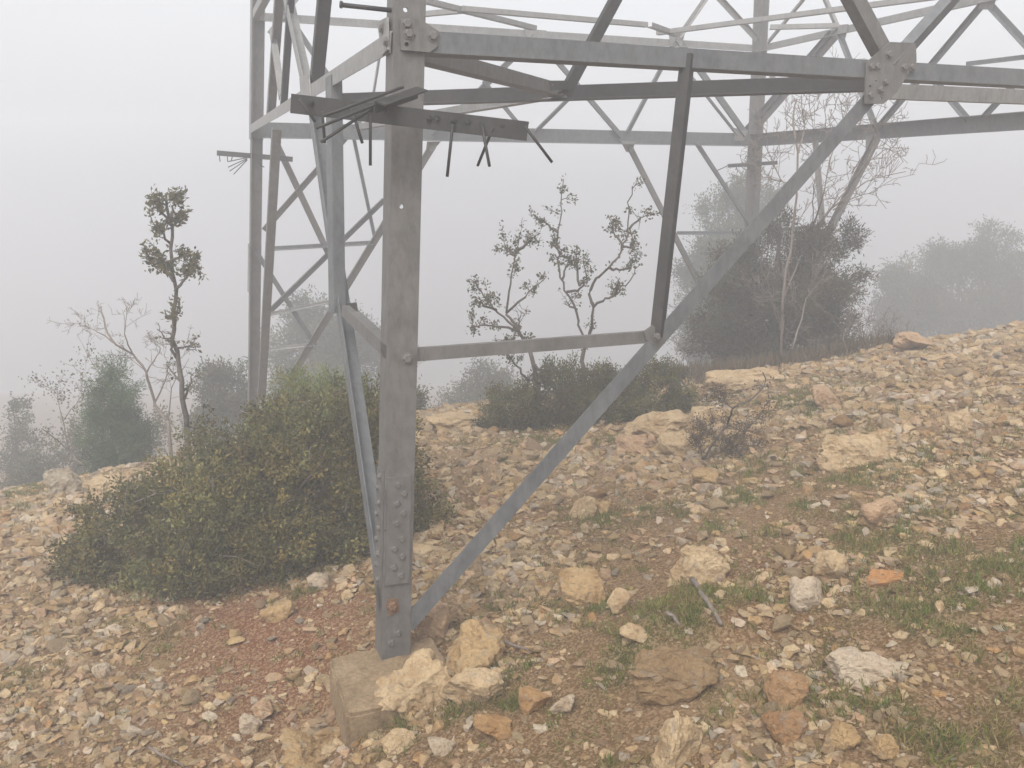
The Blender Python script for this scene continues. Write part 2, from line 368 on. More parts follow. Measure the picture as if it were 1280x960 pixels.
def bolt_mesh(r, h, mat):
    key = (r, h, mat.name)
    if key not in _bolt:
        ac = Acc()
        an = np.arange(6) * math.pi / 3; V = [(r * math.cos(x), r * math.sin(x), z) for z in (0, h * .75) for x in an] + [(r * .78 * math.cos(x), r * .78 * math.sin(x), h) for x in an] + [(0, 0, h)]
        Fc = []
        for q in (0, 6):
            for i in range(6):
                j = (i + 1) % 6; Fc += [(q + i, q + j, q + 6 + j), (q + i, q + 6 + j, q + 6 + i)]
        Fc += [(12 + i, 12 + (i + 1) % 6, 18) for i in range(6)]
        # washer
        m0 = len(V); an = np.arange(12) * math.pi / 6; V += [(r * 1.3 * math.cos(x), r * 1.3 * math.sin(x), z) for z in (-.002, .003) for x in an] + [(0, 0, .003)]
        for i in range(12):
            j = (i + 1) % 12; Fc += [(m0 + i, m0 + j, m0 + 12 + j), (m0 + i, m0 + 12 + j, m0 + 12 + i), (m0 + 12 + i, m0 + 12 + j, m0 + 24)]
        _bolt[key] = mesh_np('bolt', V, Fc, [mat])
    return _bolt[key]
from mathutils import Matrix, Vector
def bolt(P, nrm, parent, r=.0135, h=.012, mat=BOLT):
    o = link('bolt', bolt_mesh(r, h, mat), parent)
    o.rotation_euler = Vector(tuple(nrm)).to_track_quat('Z', 'Y').to_euler()
    o.location = tuple(np.asarray(P) - TL)
    return o

# ---- legs (heel outside, flanges along the two faces), near leg with bolt holes
LW, LT = .135, .012
def leg(nm, wd, zlo, zhi, mat, holesU=()):
    P, Q = corner(nm, zlo), corner(nm, zhi); a, b_ = SG[nm]
    return angle_iron('leg', P, Q, wd, wd, -a * U, -b_ * Vv, LT, mat)
d_leg = norm(corner('A', H) - foot_A)
UA = norm(U - d_leg * (U @ d_leg)); VA = norm(Vv - d_leg * (Vv @ d_leg))
Lfull = np.linalg.norm(corner('A', ZTOP) - foot_A)
def leg_t(px, py):   # pixel -> (x along U, distance along leg) on the AD flange of the near leg
    P = fp('AD', px, py); return (P - foot_A) @ UA, (P - foot_A) @ d_leg
legA = empty_leg = bpy.data.objects.new('leg', None); COL.objects.link(legA); legA.parent = tower; legA.empty_display_size = .1
legA['label'] = 'nearest brownish grey leg on the concrete footing'
zs = leg_t(495, 662)[1]
hol = []
for q in ((502, 258), (507, 12)):
    x, y = leg_t(*q); hol.append((x, y, .0105))
ngon_plate('flange', [(0, -.02), (LW, -.02), (LW, Lfull), (0, Lfull)], hol, foot_A, UA, d_leg, -LT, STEEL_LEG, legA)
ngon_plate('flange', [(LT + .0005, -.02), (LW, -.02), (LW, Lfull), (LT + .0005, Lfull)], [], foot_A, VA, d_leg, LT, STEEL_LEG, legA)
nAD = -FACES['AD'][1]; nAB = -FACES['AB'][1]      # outward normals
leg('B', LW, -.9, ZTOP, STEEL_LEG); leg('C', LW * 1.05, -.9, ZTOP, STEEL_LEG); leg('D', LW, .4, ZTOP, STEEL_LEG)
# splice plate wide covers on legs B above the ring
def leg_cover(nm, z0, z1, wd):
    P, Q = corner(nm, z0), corner(nm, z1); a, b_ = SG[nm]
    off = (a * U + b_ * Vv) * .013
    angle_iron('splice_angle', P + off, Q + off, wd, wd, -a * U, -b_ * Vv, .011, STEEL_PALE)
leg_cover('B', H - .1, H + 3, LW + .02); leg_cover('B', .9, 1.45, LW + .015)

# near-leg splice plates with bolts
def px_plate(name, fc, poly, off, thick, mat, holes=(), parent=tower):
    P0, nn = FACES[fc]; pts = [fp(fc, x, y, off) for x, y in poly]; O = pts[0]
    ex = U if fc in ('AD', 'BC') else Vv; ey = np.cross(nn, ex)
    if ey[2] < 0: ey = -ey
    p2 = [((p - O) @ norm(ex), (p - O) @ ey) for p in pts]
    h2 = [((fp(fc, x, y, off) - O) @ norm(ex), (fp(fc, x, y, off) - O) @ ey, r) for x, y, r in holes]
    ez = np.cross(ex, ey); th = -thick if ez @ nn > 0 else thick   # grow outward
    return ngon_plate(name, p2, h2, O, ex, ey, th, mat, parent)
sp = px_plate('splice_plate', 'AD', [(484, 597), (513.5, 594), (511, 727), (481, 731)], -.001, .012, STEEL_LEG, parent=tower)
for q in ((497, 606), (505, 617), (496, 629), (504, 641), (495, 654), (502, 673), (493, 686), (502, 695), (492, 709), (501, 719)):
    bolt(fp('AD', *q, -.013), nAD, sp)
O = foot_A + d_leg * zs
sp2 = ngon_plate('splice_plate', [(.012, -.27), (.11, -.27), (.11, .27), (.012, .27)], [], foot_A + d_leg * (zs + .0) - FACES['AB'][1] * .001, VA, d_leg, -.012, STEEL_LEG)
for k in range(9):
    bolt(foot_A + d_leg * (zs - .24 + k * .06) + VA * (.04 + .035 * (k % 2)) + nAB * .013, nAB, sp2)
# butt joint strip of the leg
ngon_plate('joint_gap', [(0.0005, -.0025), (.02, -.0025), (.02, .0025), (0.0005, .0025)], [], foot_A + d_leg * zs + nAD * .0005, UA, d_leg, -.01, STEEL_DARK)
bolt(fp('AD', 489, 803, -.001), nAD, legA); bolt(fp('AD', 497, 791, -.001), nAD, legA)
bolt(fp('AD', 490, 757, -.001), nAD, legA, .022, .022, RUST)
rp = px_plate('rust_plate', 'AD', [(484, 749), (497, 747), (499, 764), (485, 770)], -.001, .004, RUST, parent=legA)
bolt(fp('AD', 509, 448, -.001), nAD, legA, .022, .016)
# base plate
bp_c = foot_A + (U + Vv) * .055
Vb = np.array([[a, b_, z] for z in (-.02, .012) for a, b_ in ((-.11, -.11), (.13, -.11), (.13, .13), (-.11, .13))])
Vb = np.array([bp_c + U * x + Vv * y + np.array([0, 0, z]) - TL for x, y, z in Vb])
me = bpy.data.meshes.new('base_plate'); me.from_pydata([tuple(v) for v in Vb], [], [(3, 2, 1, 0), (4, 5, 6, 7), (0, 1, 5, 4), (1, 2, 6, 5), (2, 3, 7, 6), (3, 0, 4, 7)]); me.materials.append(STEEL_LEG)
# (the angle goes straight into the concrete in the picture: no base plate is shown)
bpy.data.meshes.remove(me)

# ---- member in a face: pixel ends, width; flat flange lies in the face, other flange points inward
def member(fc, p, q, wpx=None, wm=None, off=.0, mat=STEEL_BLUE, flip=1, name='brace', P=None, Q=None, wb=None, t=.007, ext=0):
    P = fp(fc, *p, off) if P is None else P; Q = fp(fc, *q, off) if Q is None else Q
    if ext: Q = Q + (Q - P) * ext
    nn = FACES[fc][1]; d = norm(Q - P); a = np.cross(nn, d) * flip
    wv = wm if wm else wpx * (depth(P) + depth(Q)) / 2 / F
    P = P - a * wv / 2; Q = Q - a * wv / 2
    return angle_iron(name, P, Q, wv, wb or wv, a, nn, t, mat)

# near face AD
beam = 'ring_beam'
R = {k: corner(k, H) for k in 'ABCD'}
gus_c = fp('AD', 1105, 90)
member('AD', (533, 52), (1085, 86), wm=.088, off=-.012, mat=STEEL_BLUE, name=beam, flip=-1)
member('AD', (1125, 88), (1280, 95), wm=.088, off=-.012, mat=STEEL_BLUE, name=beam, flip=-1, Q=R['D'] - FACES['AD'][1] * .012)
member('AD', (1092, 118), (508, 783), wpx=20, off=.004, mat=STEEL_BLUE, flip=1, name='diagonal', t=.009)
member('AD', (518, 444), (818, 421), wpx=15.5, off=.014, mat=STEEL_LEG, name='horizontal_brace', flip=1, wb=.05)
# angle seen on its ridge: its two flanges both face the camera
P_, Q_ = fp('AD', 825, 422, -.02), fp('AD', 864.5, 66, -.03)
dd = norm(Q_ - P_); sx = np.cross(FACES['AD'][1], dd)
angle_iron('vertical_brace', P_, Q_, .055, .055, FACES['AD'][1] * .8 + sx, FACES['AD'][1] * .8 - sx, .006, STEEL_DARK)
# above the ring
member('AD', (1108, 62), (1075, 0), wpx=19, off=-.002, mat=STEEL_LEG, name='diagonal', flip=1, ext=1.9)
P_, Q_ = fp('AD', 1118, 80, -.035), fp('AD', 1190, 0, -.02)
Q_ = Q_ + (Q_ - P_) * 1.9; dd = norm(Q_ - P_); sx = np.cross(FACES['AD'][1], dd)
angle_iron('diagonal', P_, Q_, .06, .06, FACES['AD'][1] * .6 + sx, FACES['AD'][1] * .6 - sx, .007, STEEL_BLUE)
gp = px_plate('gusset_plate', 'AD', [(1081, 79), (1111, 53), (1143, 54), (1144, 77), (1119, 116), (1103, 130), (1080, 130)], -.020, .010, STEEL_LEG, holes=((1093, 102, .006), (1104, 102, .006), (1086, 108, .006), (1100, 123, .006)))
for q in ((1089, 83), (1096.5, 83), (1111, 68), (1130, 84), (1140, 84), (1088, 119), (1101, 112), (1107, 102)): bolt(fp('AD', *q, -.031), nAD, gp, .017, .014)
gp = px_plate('gusset_plate', 'AD', [(500, 23), (527, 26), (548, 40), (546, 59), (536, 66), (500, 63)], -.013, .010, STEEL_LEG, holes=((515.7, 45, .010), (507.5, 56, .009)))
for q in ((508.5, 29.5), (511, 42), (541, 45)): bolt(fp('AD', *q, -.024), nAD, gp, .019, .014)
gp = px_plate('gusset_plate', 'AD', [(804, 414), (815, 406), (833, 424), (820, 434), (806, 424)], .010, .008, STEEL_LEG)
bolt(fp('AD', 821, 421, -.030), nAD, gp, .016, .016)
# step bolt at top of near leg
def rod(name, P, Q, r, mat, parent=tower, n=6):
    ac = Acc(); ac.tube([P, (np.asarray(P) + Q) / 2, Q], r, n); return ac.build(name, mat, parent, TL, True)
Pst = at_y(490, 13, 3.95); rod('step_bolt', Pst, at_y(426, 6, 3.93), .010, STEEL_DARK); rod('step_bolt', at_y(428, 6, 3.93), at_y(425, 5.5, 3.93), .015, STEEL_DARK)

# face AB (seen nearly edge on)
mAB = (R['A'] + R['B']) / 2
member('AB', None, None, wm=.088, P=R['A'] + nAB * .012 + Vv * .02, Q=R['B'] + nAB * .012, mat=STEEL_PALE, name=beam, flip=-1, wb=.08)
nodeAB = fp('AB', 427, 388); 
member('AB', None, (384, 117), P=corner('A', .22) + Vv * .04, wm=.085, mat=STEEL_BLUE, name='diagonal', flip=1)
member('AB', None, None, P=corner('A', leg_t(500, 444)[1]) + Vv * .02, Q=nodeAB, wm=.06, off=0, mat=STEEL_LEG, name='horizontal_brace', flip=-1)
P_ = fp('AB', 418, 391, -.02); Q_ = fp('AB', 413.5, 93, -.02)
angle_iron('vertical_brace', P_, Q_, .07, .07, U * .8 + Vv * .25, U * -.2 + Vv, .007, STEEL_BLUE)
member('AB', (381, 118), (356, 0), wm=.085, mat=STEEL_PALE, name='diagonal', ext=1.3)
member('AB', (387, 110), (397, 0), wm=.08, mat=STEEL_DARK, name='diagonal', ext=1.2, flip=-1)
member('AB', (340, 160), (322, 498), wm=.08, mat=STEEL_LEG, name='diagonal')
member('AB', (333, 148), (343, 0), wm=.085, mat=STEEL_LEG, name='diagonal', ext=.6)
member('AB', (350, 138), (359, 0), wm=.06, mat=STEEL_DARK, ext=.4)
member('AB', (337, 38), (349, 122), wm=.05, mat=STEEL_PALE)
gp = px_plate('gusset_plate', 'AB', [(474, 28), (486, 22), (487, 62), (480, 70)], -.014, .01, STEEL_PALE)
for q in ((478, 36), (483, 52)): bolt(fp('AB', *q, -.025), nAB, gp, .017, .014)
gp = px_plate('gusset_plate', 'AB', [(434, 380), (446, 378), (448, 392), (440, 394)], .05, .008, STEEL_DARK)
px_plate('gusset_plate', 'AB', [(376, 98), (387, 92), (390, 125), (378, 128)], -.014, .01, STEEL_PALE)

# far face BC
member('BC', None, None, P=R['B'] - nAB * .02, Q=R['C'], wm=.17, mat=STEEL_BLUE, name=beam, flip=1, wb=.12)
Ub = {k: corner(k, Z2) for k in 'ABCD'}
for a_, b_, fc in (('B', 'C', 'BC'), ('C', 'D', 'CD'), ('A', 'B', 'AB'), ('A', 'D', 'AD')):
    member(fc, None, None, P=Ub[a_], Q=Ub[b_], wm=.085, mat=STEEL_PALE, name=beam, wb=.07)
for p, q, wv, mt, e, nm in [((541, 182), (318, 545), 9.5, STEEL_LEG, 0, 'diagonal'), ((480, 250), (331, 395), 7, STEEL_BLUE, 0, 'brace'), ((341, 170), (411, 318), 8, STEEL_LEG, 0, 'brace'),
                          ((432, 172), (330, 288), 7.5, STEEL_LEG, 0, 'brace'), ((332, 311), (467, 303), 5, STEEL_BLUE, 0, 'brace'), ((442, 172), (469, 300), 4.5, STEEL_BLUE, 0, 'brace'),
                          ((320, 314), (394, 432), 6, STEEL_BLUE, 0, 'brace'), ((329, 394), (424, 374), 4, STEEL_PALE, 0, 'brace'), ((328, 437), (393, 430), 3.5, STEEL_PALE, 0, 'brace'),
                          ((345, -4), (453, 160), 7, STEEL_BLUE, 0, 'brace'), ((786, 182), (912, 430), 7.5, STEEL_LEG, 0, 'diagonal'), ((870, 178), (937, 280), 6, STEEL_BLUE, 0, 'brace'), ((846, 291), (938, 291), 4, STEEL_BLUE, 0, 'brace'),
                          ((668, 46), (542, 170), 8, STEEL_BLUE, 0, 'diagonal'), ((670, 46), (776, 170), 7, STEEL_BLUE, 0, 'diagonal'), ((846, 48), (784, 166), 6.5, STEEL_BLUE, 0, 'diagonal'),
                          ((846, 48), (932, 168), 9, STEEL_BLUE, 0, 'diagonal'), ((864, 96), (921, 168), 4, STEEL_BLUE, 0, 'brace'), ((604, 101), (652, 160), 5.5, STEEL_BLUE, 0, 'brace'), ((712, 122), (668, 166), 5.5, STEEL_BLUE, 0, 'brace'),
                          ((848, 46), (880, 0), 6, STEEL_PALE, 1.5, 'diagonal'), ((946, 50), (900, 0), 7, STEEL_PALE, 1.5, 'diagonal'), ((476, 60), (463, 140), 3.5, STEEL_PALE, 0, 'brace'), ((336, 42), (370, 0), 5, STEEL_PALE, .5, 'brace')]:
    member('BC', p, q, wpx=wv, mat=mt, ext=e, name=nm, off=.01 + .004 * (len(tower.children) % 4), wb=.045)
for poly in ([(655, 36), (683, 38), (684, 50), (660, 50)], [(836, 40), (856, 42), (852, 58), (838, 56)], [(776, 176), (794, 177), (790, 191), (783, 190)], [(534, 177), (551, 177), (540, 190), (533, 186)], [(918, 160), (935, 164), (930, 176), (918, 176)]):
    px_plate('gusset_plate', 'BC', poly, .03, .01, STEEL_PALE)

# far face CD
member('CD', None, None, P=R['C'], Q=R['D'], wm=.17, mat=STEEL_BLUE, name=beam, flip=-1, wb=.12)
for p, q, wv, mt, e, nm in [((1050, 40), (937, 170), 9, STEEL_LEG, 0, 'diagonal'), ((1040, 40), (925, 172), 4.5, STEEL_BLUE, 0, 'diagonal'), ((1051, 42), (1096, 158), 6, STEEL_BLUE, 0, 'diagonal'), ((1228, 8), (1099, 160), 7, STEEL_BLUE, 0, 'diagonal'),
                          ((1238, 5), (1300, 72), 8, STEEL_BLUE, 1.2, 'diagonal'), ((1168, 98), (1212, 150), 7, STEEL_BLUE, 0, 'brace'), ((1271, 104), (1230, 148), 6, STEEL_BLUE, 0, 'brace'), ((1208, 80), (1300, 69), 6, STEEL_BLUE, .6, 'brace'),
                          ((1098, 172), (952, 456), 9, STEEL_PALE, 0, 'diagonal'), ((1021, 176), (1030, 282), 6.5, STEEL_PALE, 0, 'brace'), ((1030, 282), (946, 290), 4, STEEL_PALE, 0, 'brace'),
                          ((961, 52), (1004, 0), 6, STEEL_PALE, 1.5, 'diagonal'), ((1048, 36), (1032, 0), 8, STEEL_PALE, 1.5, 'diagonal')]:
    member('CD', p, q, wpx=wv, mat=mt, ext=e, name=nm, off=.01 + .004 * (len(tower.children) % 4), wb=.045)
for poly in ([(1218, -4), (1246, -6), (1240, 12), (1224, 12)], [(1040, 32), (1060, 30), (1056, 48), (1042, 48)], [(1082, 170), (1100, 166), (1096, 186), (1082, 188)]):
    px_plate('gusset_plate', 'CD', poly, .03, .01, STEEL_PALE)

# plan bracing at the ring level and at the upper level
Zu = np.array([0, 0, 1.])
def plan(p, q, z, wv, mat, name='plan_brace', ext=0, side=1, up=1, vb=None, extp=0):
    P, Q = at_z(*p, z), at_z(*q, z); P, Q = P - (Q - P) * extp, Q + (Q - P) * ext
    d = norm(Q - P); a = np.cross(Zu, d) * side
    return angle_iron(name, P - a * wv / 2, Q - a * wv / 2, wv, vb or wv, a, Zu * up, .008, mat)
zp = H - .075
plan((1088, 114), (520, 131), zp, .12, STEEL_DARK, ext=.24, side=1, up=1, vb=.095)
plan((530, 80), (702, 122), H - .055, .085, STEEL_LEG, extp=.05, up=1, vb=.07)
plan((702, 122), (446, 163), zp + .012, .07, STEEL_PALE)
plan((1110, 124), (1300, 131), zp - .012, .06, STEEL_PALE, ext=.5, up=1, vb=.085)
Nn = at_z(702, 115, zp); nn = FACES['AD'][1]
P_ = Nn; Q_ = at_plane(766, -4, Nn, nn); Q_ = Q_ + (Q_ - P_) * .5
angle_iron('hip_brace', P_, Q_, .06, .06, np.cross(nn, norm(Q_ - P_)), nn, .007, STEEL_DARK)
px_plate('gusset_plate', 'AD', [(686, 101), (708, 101), (711, 112), (688, 113)], (Nn - FACES['AD'][0]) @ nn - .01, .008, STEEL_DARK, holes=((691, 106, .008),))
for p, q in (((510, -1), (668, 38)), ((576, 14), (808, 34)), ((528, 21), (584, 16)), ((822, 44), (1180, -2)), ((962, 37), (1046, 35)), ((812, 34), (846, 46))):
    plan(p, q, Z2 - .02, .07, STEEL_PALE, vb=.05)

# anti-climb brackets: bar with spikes (parts of the tower)
def spike(p, q, Y0, Y1, r, parent, mat=STEEL_DARK):
    rod('spike', at_y(*p, Y0), at_y(*q, Y1), r, mat, parent, 5)
Pb, Qb = at_y(364, 117, 3.70), at_y(661, 152, 3.66)
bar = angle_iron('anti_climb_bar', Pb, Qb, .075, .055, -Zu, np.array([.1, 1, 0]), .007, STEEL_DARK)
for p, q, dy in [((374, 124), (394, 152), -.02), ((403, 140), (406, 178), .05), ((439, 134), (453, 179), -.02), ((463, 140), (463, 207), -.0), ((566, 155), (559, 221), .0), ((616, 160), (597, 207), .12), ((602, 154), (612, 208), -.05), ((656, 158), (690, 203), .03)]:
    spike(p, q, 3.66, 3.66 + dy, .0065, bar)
arm = angle_iron('anti_climb_bar', at_y(521, 108, 3.82), at_y(468, 126, 3.62), .06, .05, np.array([1., .2, 0]), -Zu, .007, STEEL_DARK)
for p, q in (((504, 109), (405, 145)), ((478, 128), (396, 160)), ((468, 134), (402, 177))): spike(p, q, 3.70, 3.45, .0065, arm)
for q in ((388, 127), (432, 132), (484, 139), (536, 147), (546, 148), (566, 150), (584, 152), (628, 157)):
    o = bolt(at_y(*q, 3.688 if q[0] < 500 else 3.668), np.array([0, -1, 0.]), bar, .010, .008, STEEL_DARK)
BY = corner('B', 2.4)[1] - .06
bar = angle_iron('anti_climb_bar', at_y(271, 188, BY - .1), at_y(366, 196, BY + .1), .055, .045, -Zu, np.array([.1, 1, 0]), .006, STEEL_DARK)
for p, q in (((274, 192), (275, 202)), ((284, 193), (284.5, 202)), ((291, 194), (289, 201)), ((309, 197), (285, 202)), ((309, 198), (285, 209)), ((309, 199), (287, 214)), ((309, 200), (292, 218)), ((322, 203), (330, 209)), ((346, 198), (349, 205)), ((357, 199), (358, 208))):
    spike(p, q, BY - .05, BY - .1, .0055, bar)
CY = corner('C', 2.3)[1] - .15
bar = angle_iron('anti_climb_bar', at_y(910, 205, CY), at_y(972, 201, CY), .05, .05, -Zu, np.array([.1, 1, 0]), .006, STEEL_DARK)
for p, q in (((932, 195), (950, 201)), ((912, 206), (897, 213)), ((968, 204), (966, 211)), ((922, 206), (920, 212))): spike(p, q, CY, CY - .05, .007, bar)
for p, q in (((962, 96), (969, 96)), ((938, 63), (946, 64)), ((958, 140), (966, 141))): rod('step_bolt', at_y(*p, corner('C', 2.6)[1] - .1), at_y(*q, corner('C', 2.6)[1] - .15), .012, STEEL_PALE)

# ------------------------------------------------------------------ concrete footings
def footing(nm, ctop, size, h, label, ztop=0.):
    bm = bmesh.new(); bmesh.ops.create_cube(bm, size=1)
    bmesh.ops.subdivide_edges(bm, edges=bm.edges, cuts=9, use_grid_fill=True)
    bmesh.ops.bevel(bm, geom=[e for e in bm.edges if e.is_manifold and e.calc_face_angle(0) > 1], offset=.02, segments=2, affect='EDGES')
    Vs = np.array([v.co for v in bm.verts]); nz = fbm(Vs * 5, 4, 3) * .022 + noise3(Vs * 25, 9) * .006
    for v, k in zip(bm.verts, nz):
        p = v.co * (1 + k * 1.2); v.co = (p.x * size, p.y * size, (p.z - .5) * h)
    me = bpy.data.meshes.new(nm); bm.to_mesh(me); bm.free(); me.materials.append(CONC)
    o = link(nm, me); o.location = (ctop[0], ctop[1], ztop); o.rotation_euler = (0, 0, PSI)
    return tag(o, label, 'footing')
footing('concrete_footing', (-.53, 3.54), .50, .75, 'square ochre-stained concrete footing block under the nearest steel leg', .0)
cB = corner('B', -.3); footing('concrete_footing', cB + (U - Vv) * .05, .5, 1.4, 'concrete footing block of the tower leg behind the big bush', gz(cB[0], cB[1]) + .08)
cC = corner('C', -.3); footing('concrete_footing', cC - (U + Vv) * .05, .5, 1.4, 'concrete footing block of the far leg among the trees', gz(cC[0], cC[1]) + .08)
cD = corner('D', .5); footing('concrete_footing', cD + (Vv - U) * .05, .5, 1.6, 'concrete footing block of the leg up the slope', max(gz(cD[0], cD[1]) + .08, .42))

# ------------------------------------------------------------------ stones
def hull(n, asp, seed, pw=1.0):
    r = np.random.default_rng(seed); P = r.normal(size=(n, 3)); P /= np.linalg.norm(P, axis=1)[:, None]; P *= r.uniform(.78, 1.05, (n, 1))
    P = np.sign(P) * np.abs(P) ** pw * np.asarray(asp)
    bm = bmesh.new()
    for p in P: bm.verts.new(tuple(p))
    g = bmesh.ops.convex_hull(bm, input=bm.verts); bmesh.ops.delete(bm, geom=[v for v in bm.verts if not v.link_faces], context='VERTS')
    bmesh.ops.triangulate(bm, faces=bm.faces); bmesh.ops.recalc_face_normals(bm, faces=bm.faces)
    return bm
def bm_np(bm):
    bm.verts.index_update(); return np.array([v.co for v in bm.verts]), np.array([[v.index for v in f.verts] for f in bm.faces])
TINTS = {'white': (.51, .42, .315), 'cream': (.51, .385, .235), 'buff': (.43, .30, .155), 'ochre': (.39, .24, .11), 'pinkish': (.47, .325, .205), 'grey': (.37, .315, .235)}
TW = np.array([.13, .40, .28, .04, .13, .02]); TN = list(TINTS)

# unique large boulders ------------------------------------------------
def boulder(px, pybase, wpx, hpx, tint, label, seed, asp=1.0, rough=.16, name='boulder', sink=.42, rot=0., npts=13, pit=0., cuts=4):
    G = on_ground(px, pybase - hpx * .12); dz = depth(G); rx = wpx * dz / F / 2; rz = hpx * dz / F / 2 / 1.06; ry = rx * asp
    bm = hull(npts, (1, 1, 1), seed, .78)
    bmesh.ops.bevel(bm, geom=bm.edges[:], offset=.05, segments=1, affect='EDGES'); bmesh.ops.triangulate(bm, faces=bm.faces)
    for _ in range(cuts): bmesh.ops.subdivide_edges(bm, edges=[e for e in bm.edges if e.calc_length() > .11], cuts=1); bmesh.ops.triangulate(bm, faces=bm.faces)
    Vs = np.array([v.co for v in bm.verts]); Nm = np.array([v.normal for v in bm.verts])
    ridge = 1 - np.abs(fbm(Vs * 2.3 + seed, 3, seed)) * 2
    D = rough * .75 * (fbm(Vs * 1.5 + seed * 3.1, 4, seed) * .8 + .35 * ridge) + .034 * fbm(Vs * 5, 4, seed + 2) - .035 * (np.abs(fbm(Vs * 3.1 + 5, 2, seed + 4)) < .06) - pit * np.clip(fbm(Vs * 5, 2, seed + 8), 0, 1)
    Vs = Vs + Nm * D[:, None]
    Vs = Vs / np.abs(Vs).max(0) * np.array([rx, ry, rz * (1 + sink)])
    c_, s_ = math.cos(rot), math.sin(rot)
    Vs[:, 2] += 0; Vx = Vs[:, 0] * c_ - Vs[:, 2] * s_; Vz = Vs[:, 0] * s_ + Vs[:, 2] * c_; Vs[:, 0], Vs[:, 2] = Vx, Vz
    _, Fc = bm_np(bm); bm.free()
    o = link(name, mesh_np(name, Vs, Fc, [ROCK], False)); o.location = (G[0], G[1] + ry * .25, G[2] + rz * (1 - sink) * .9); o.color = (*[min(1, c) for c in tint], 1)
    tag(o, label, 'boulder' if name == 'boulder' else 'rock')
    return o
T = TINTS
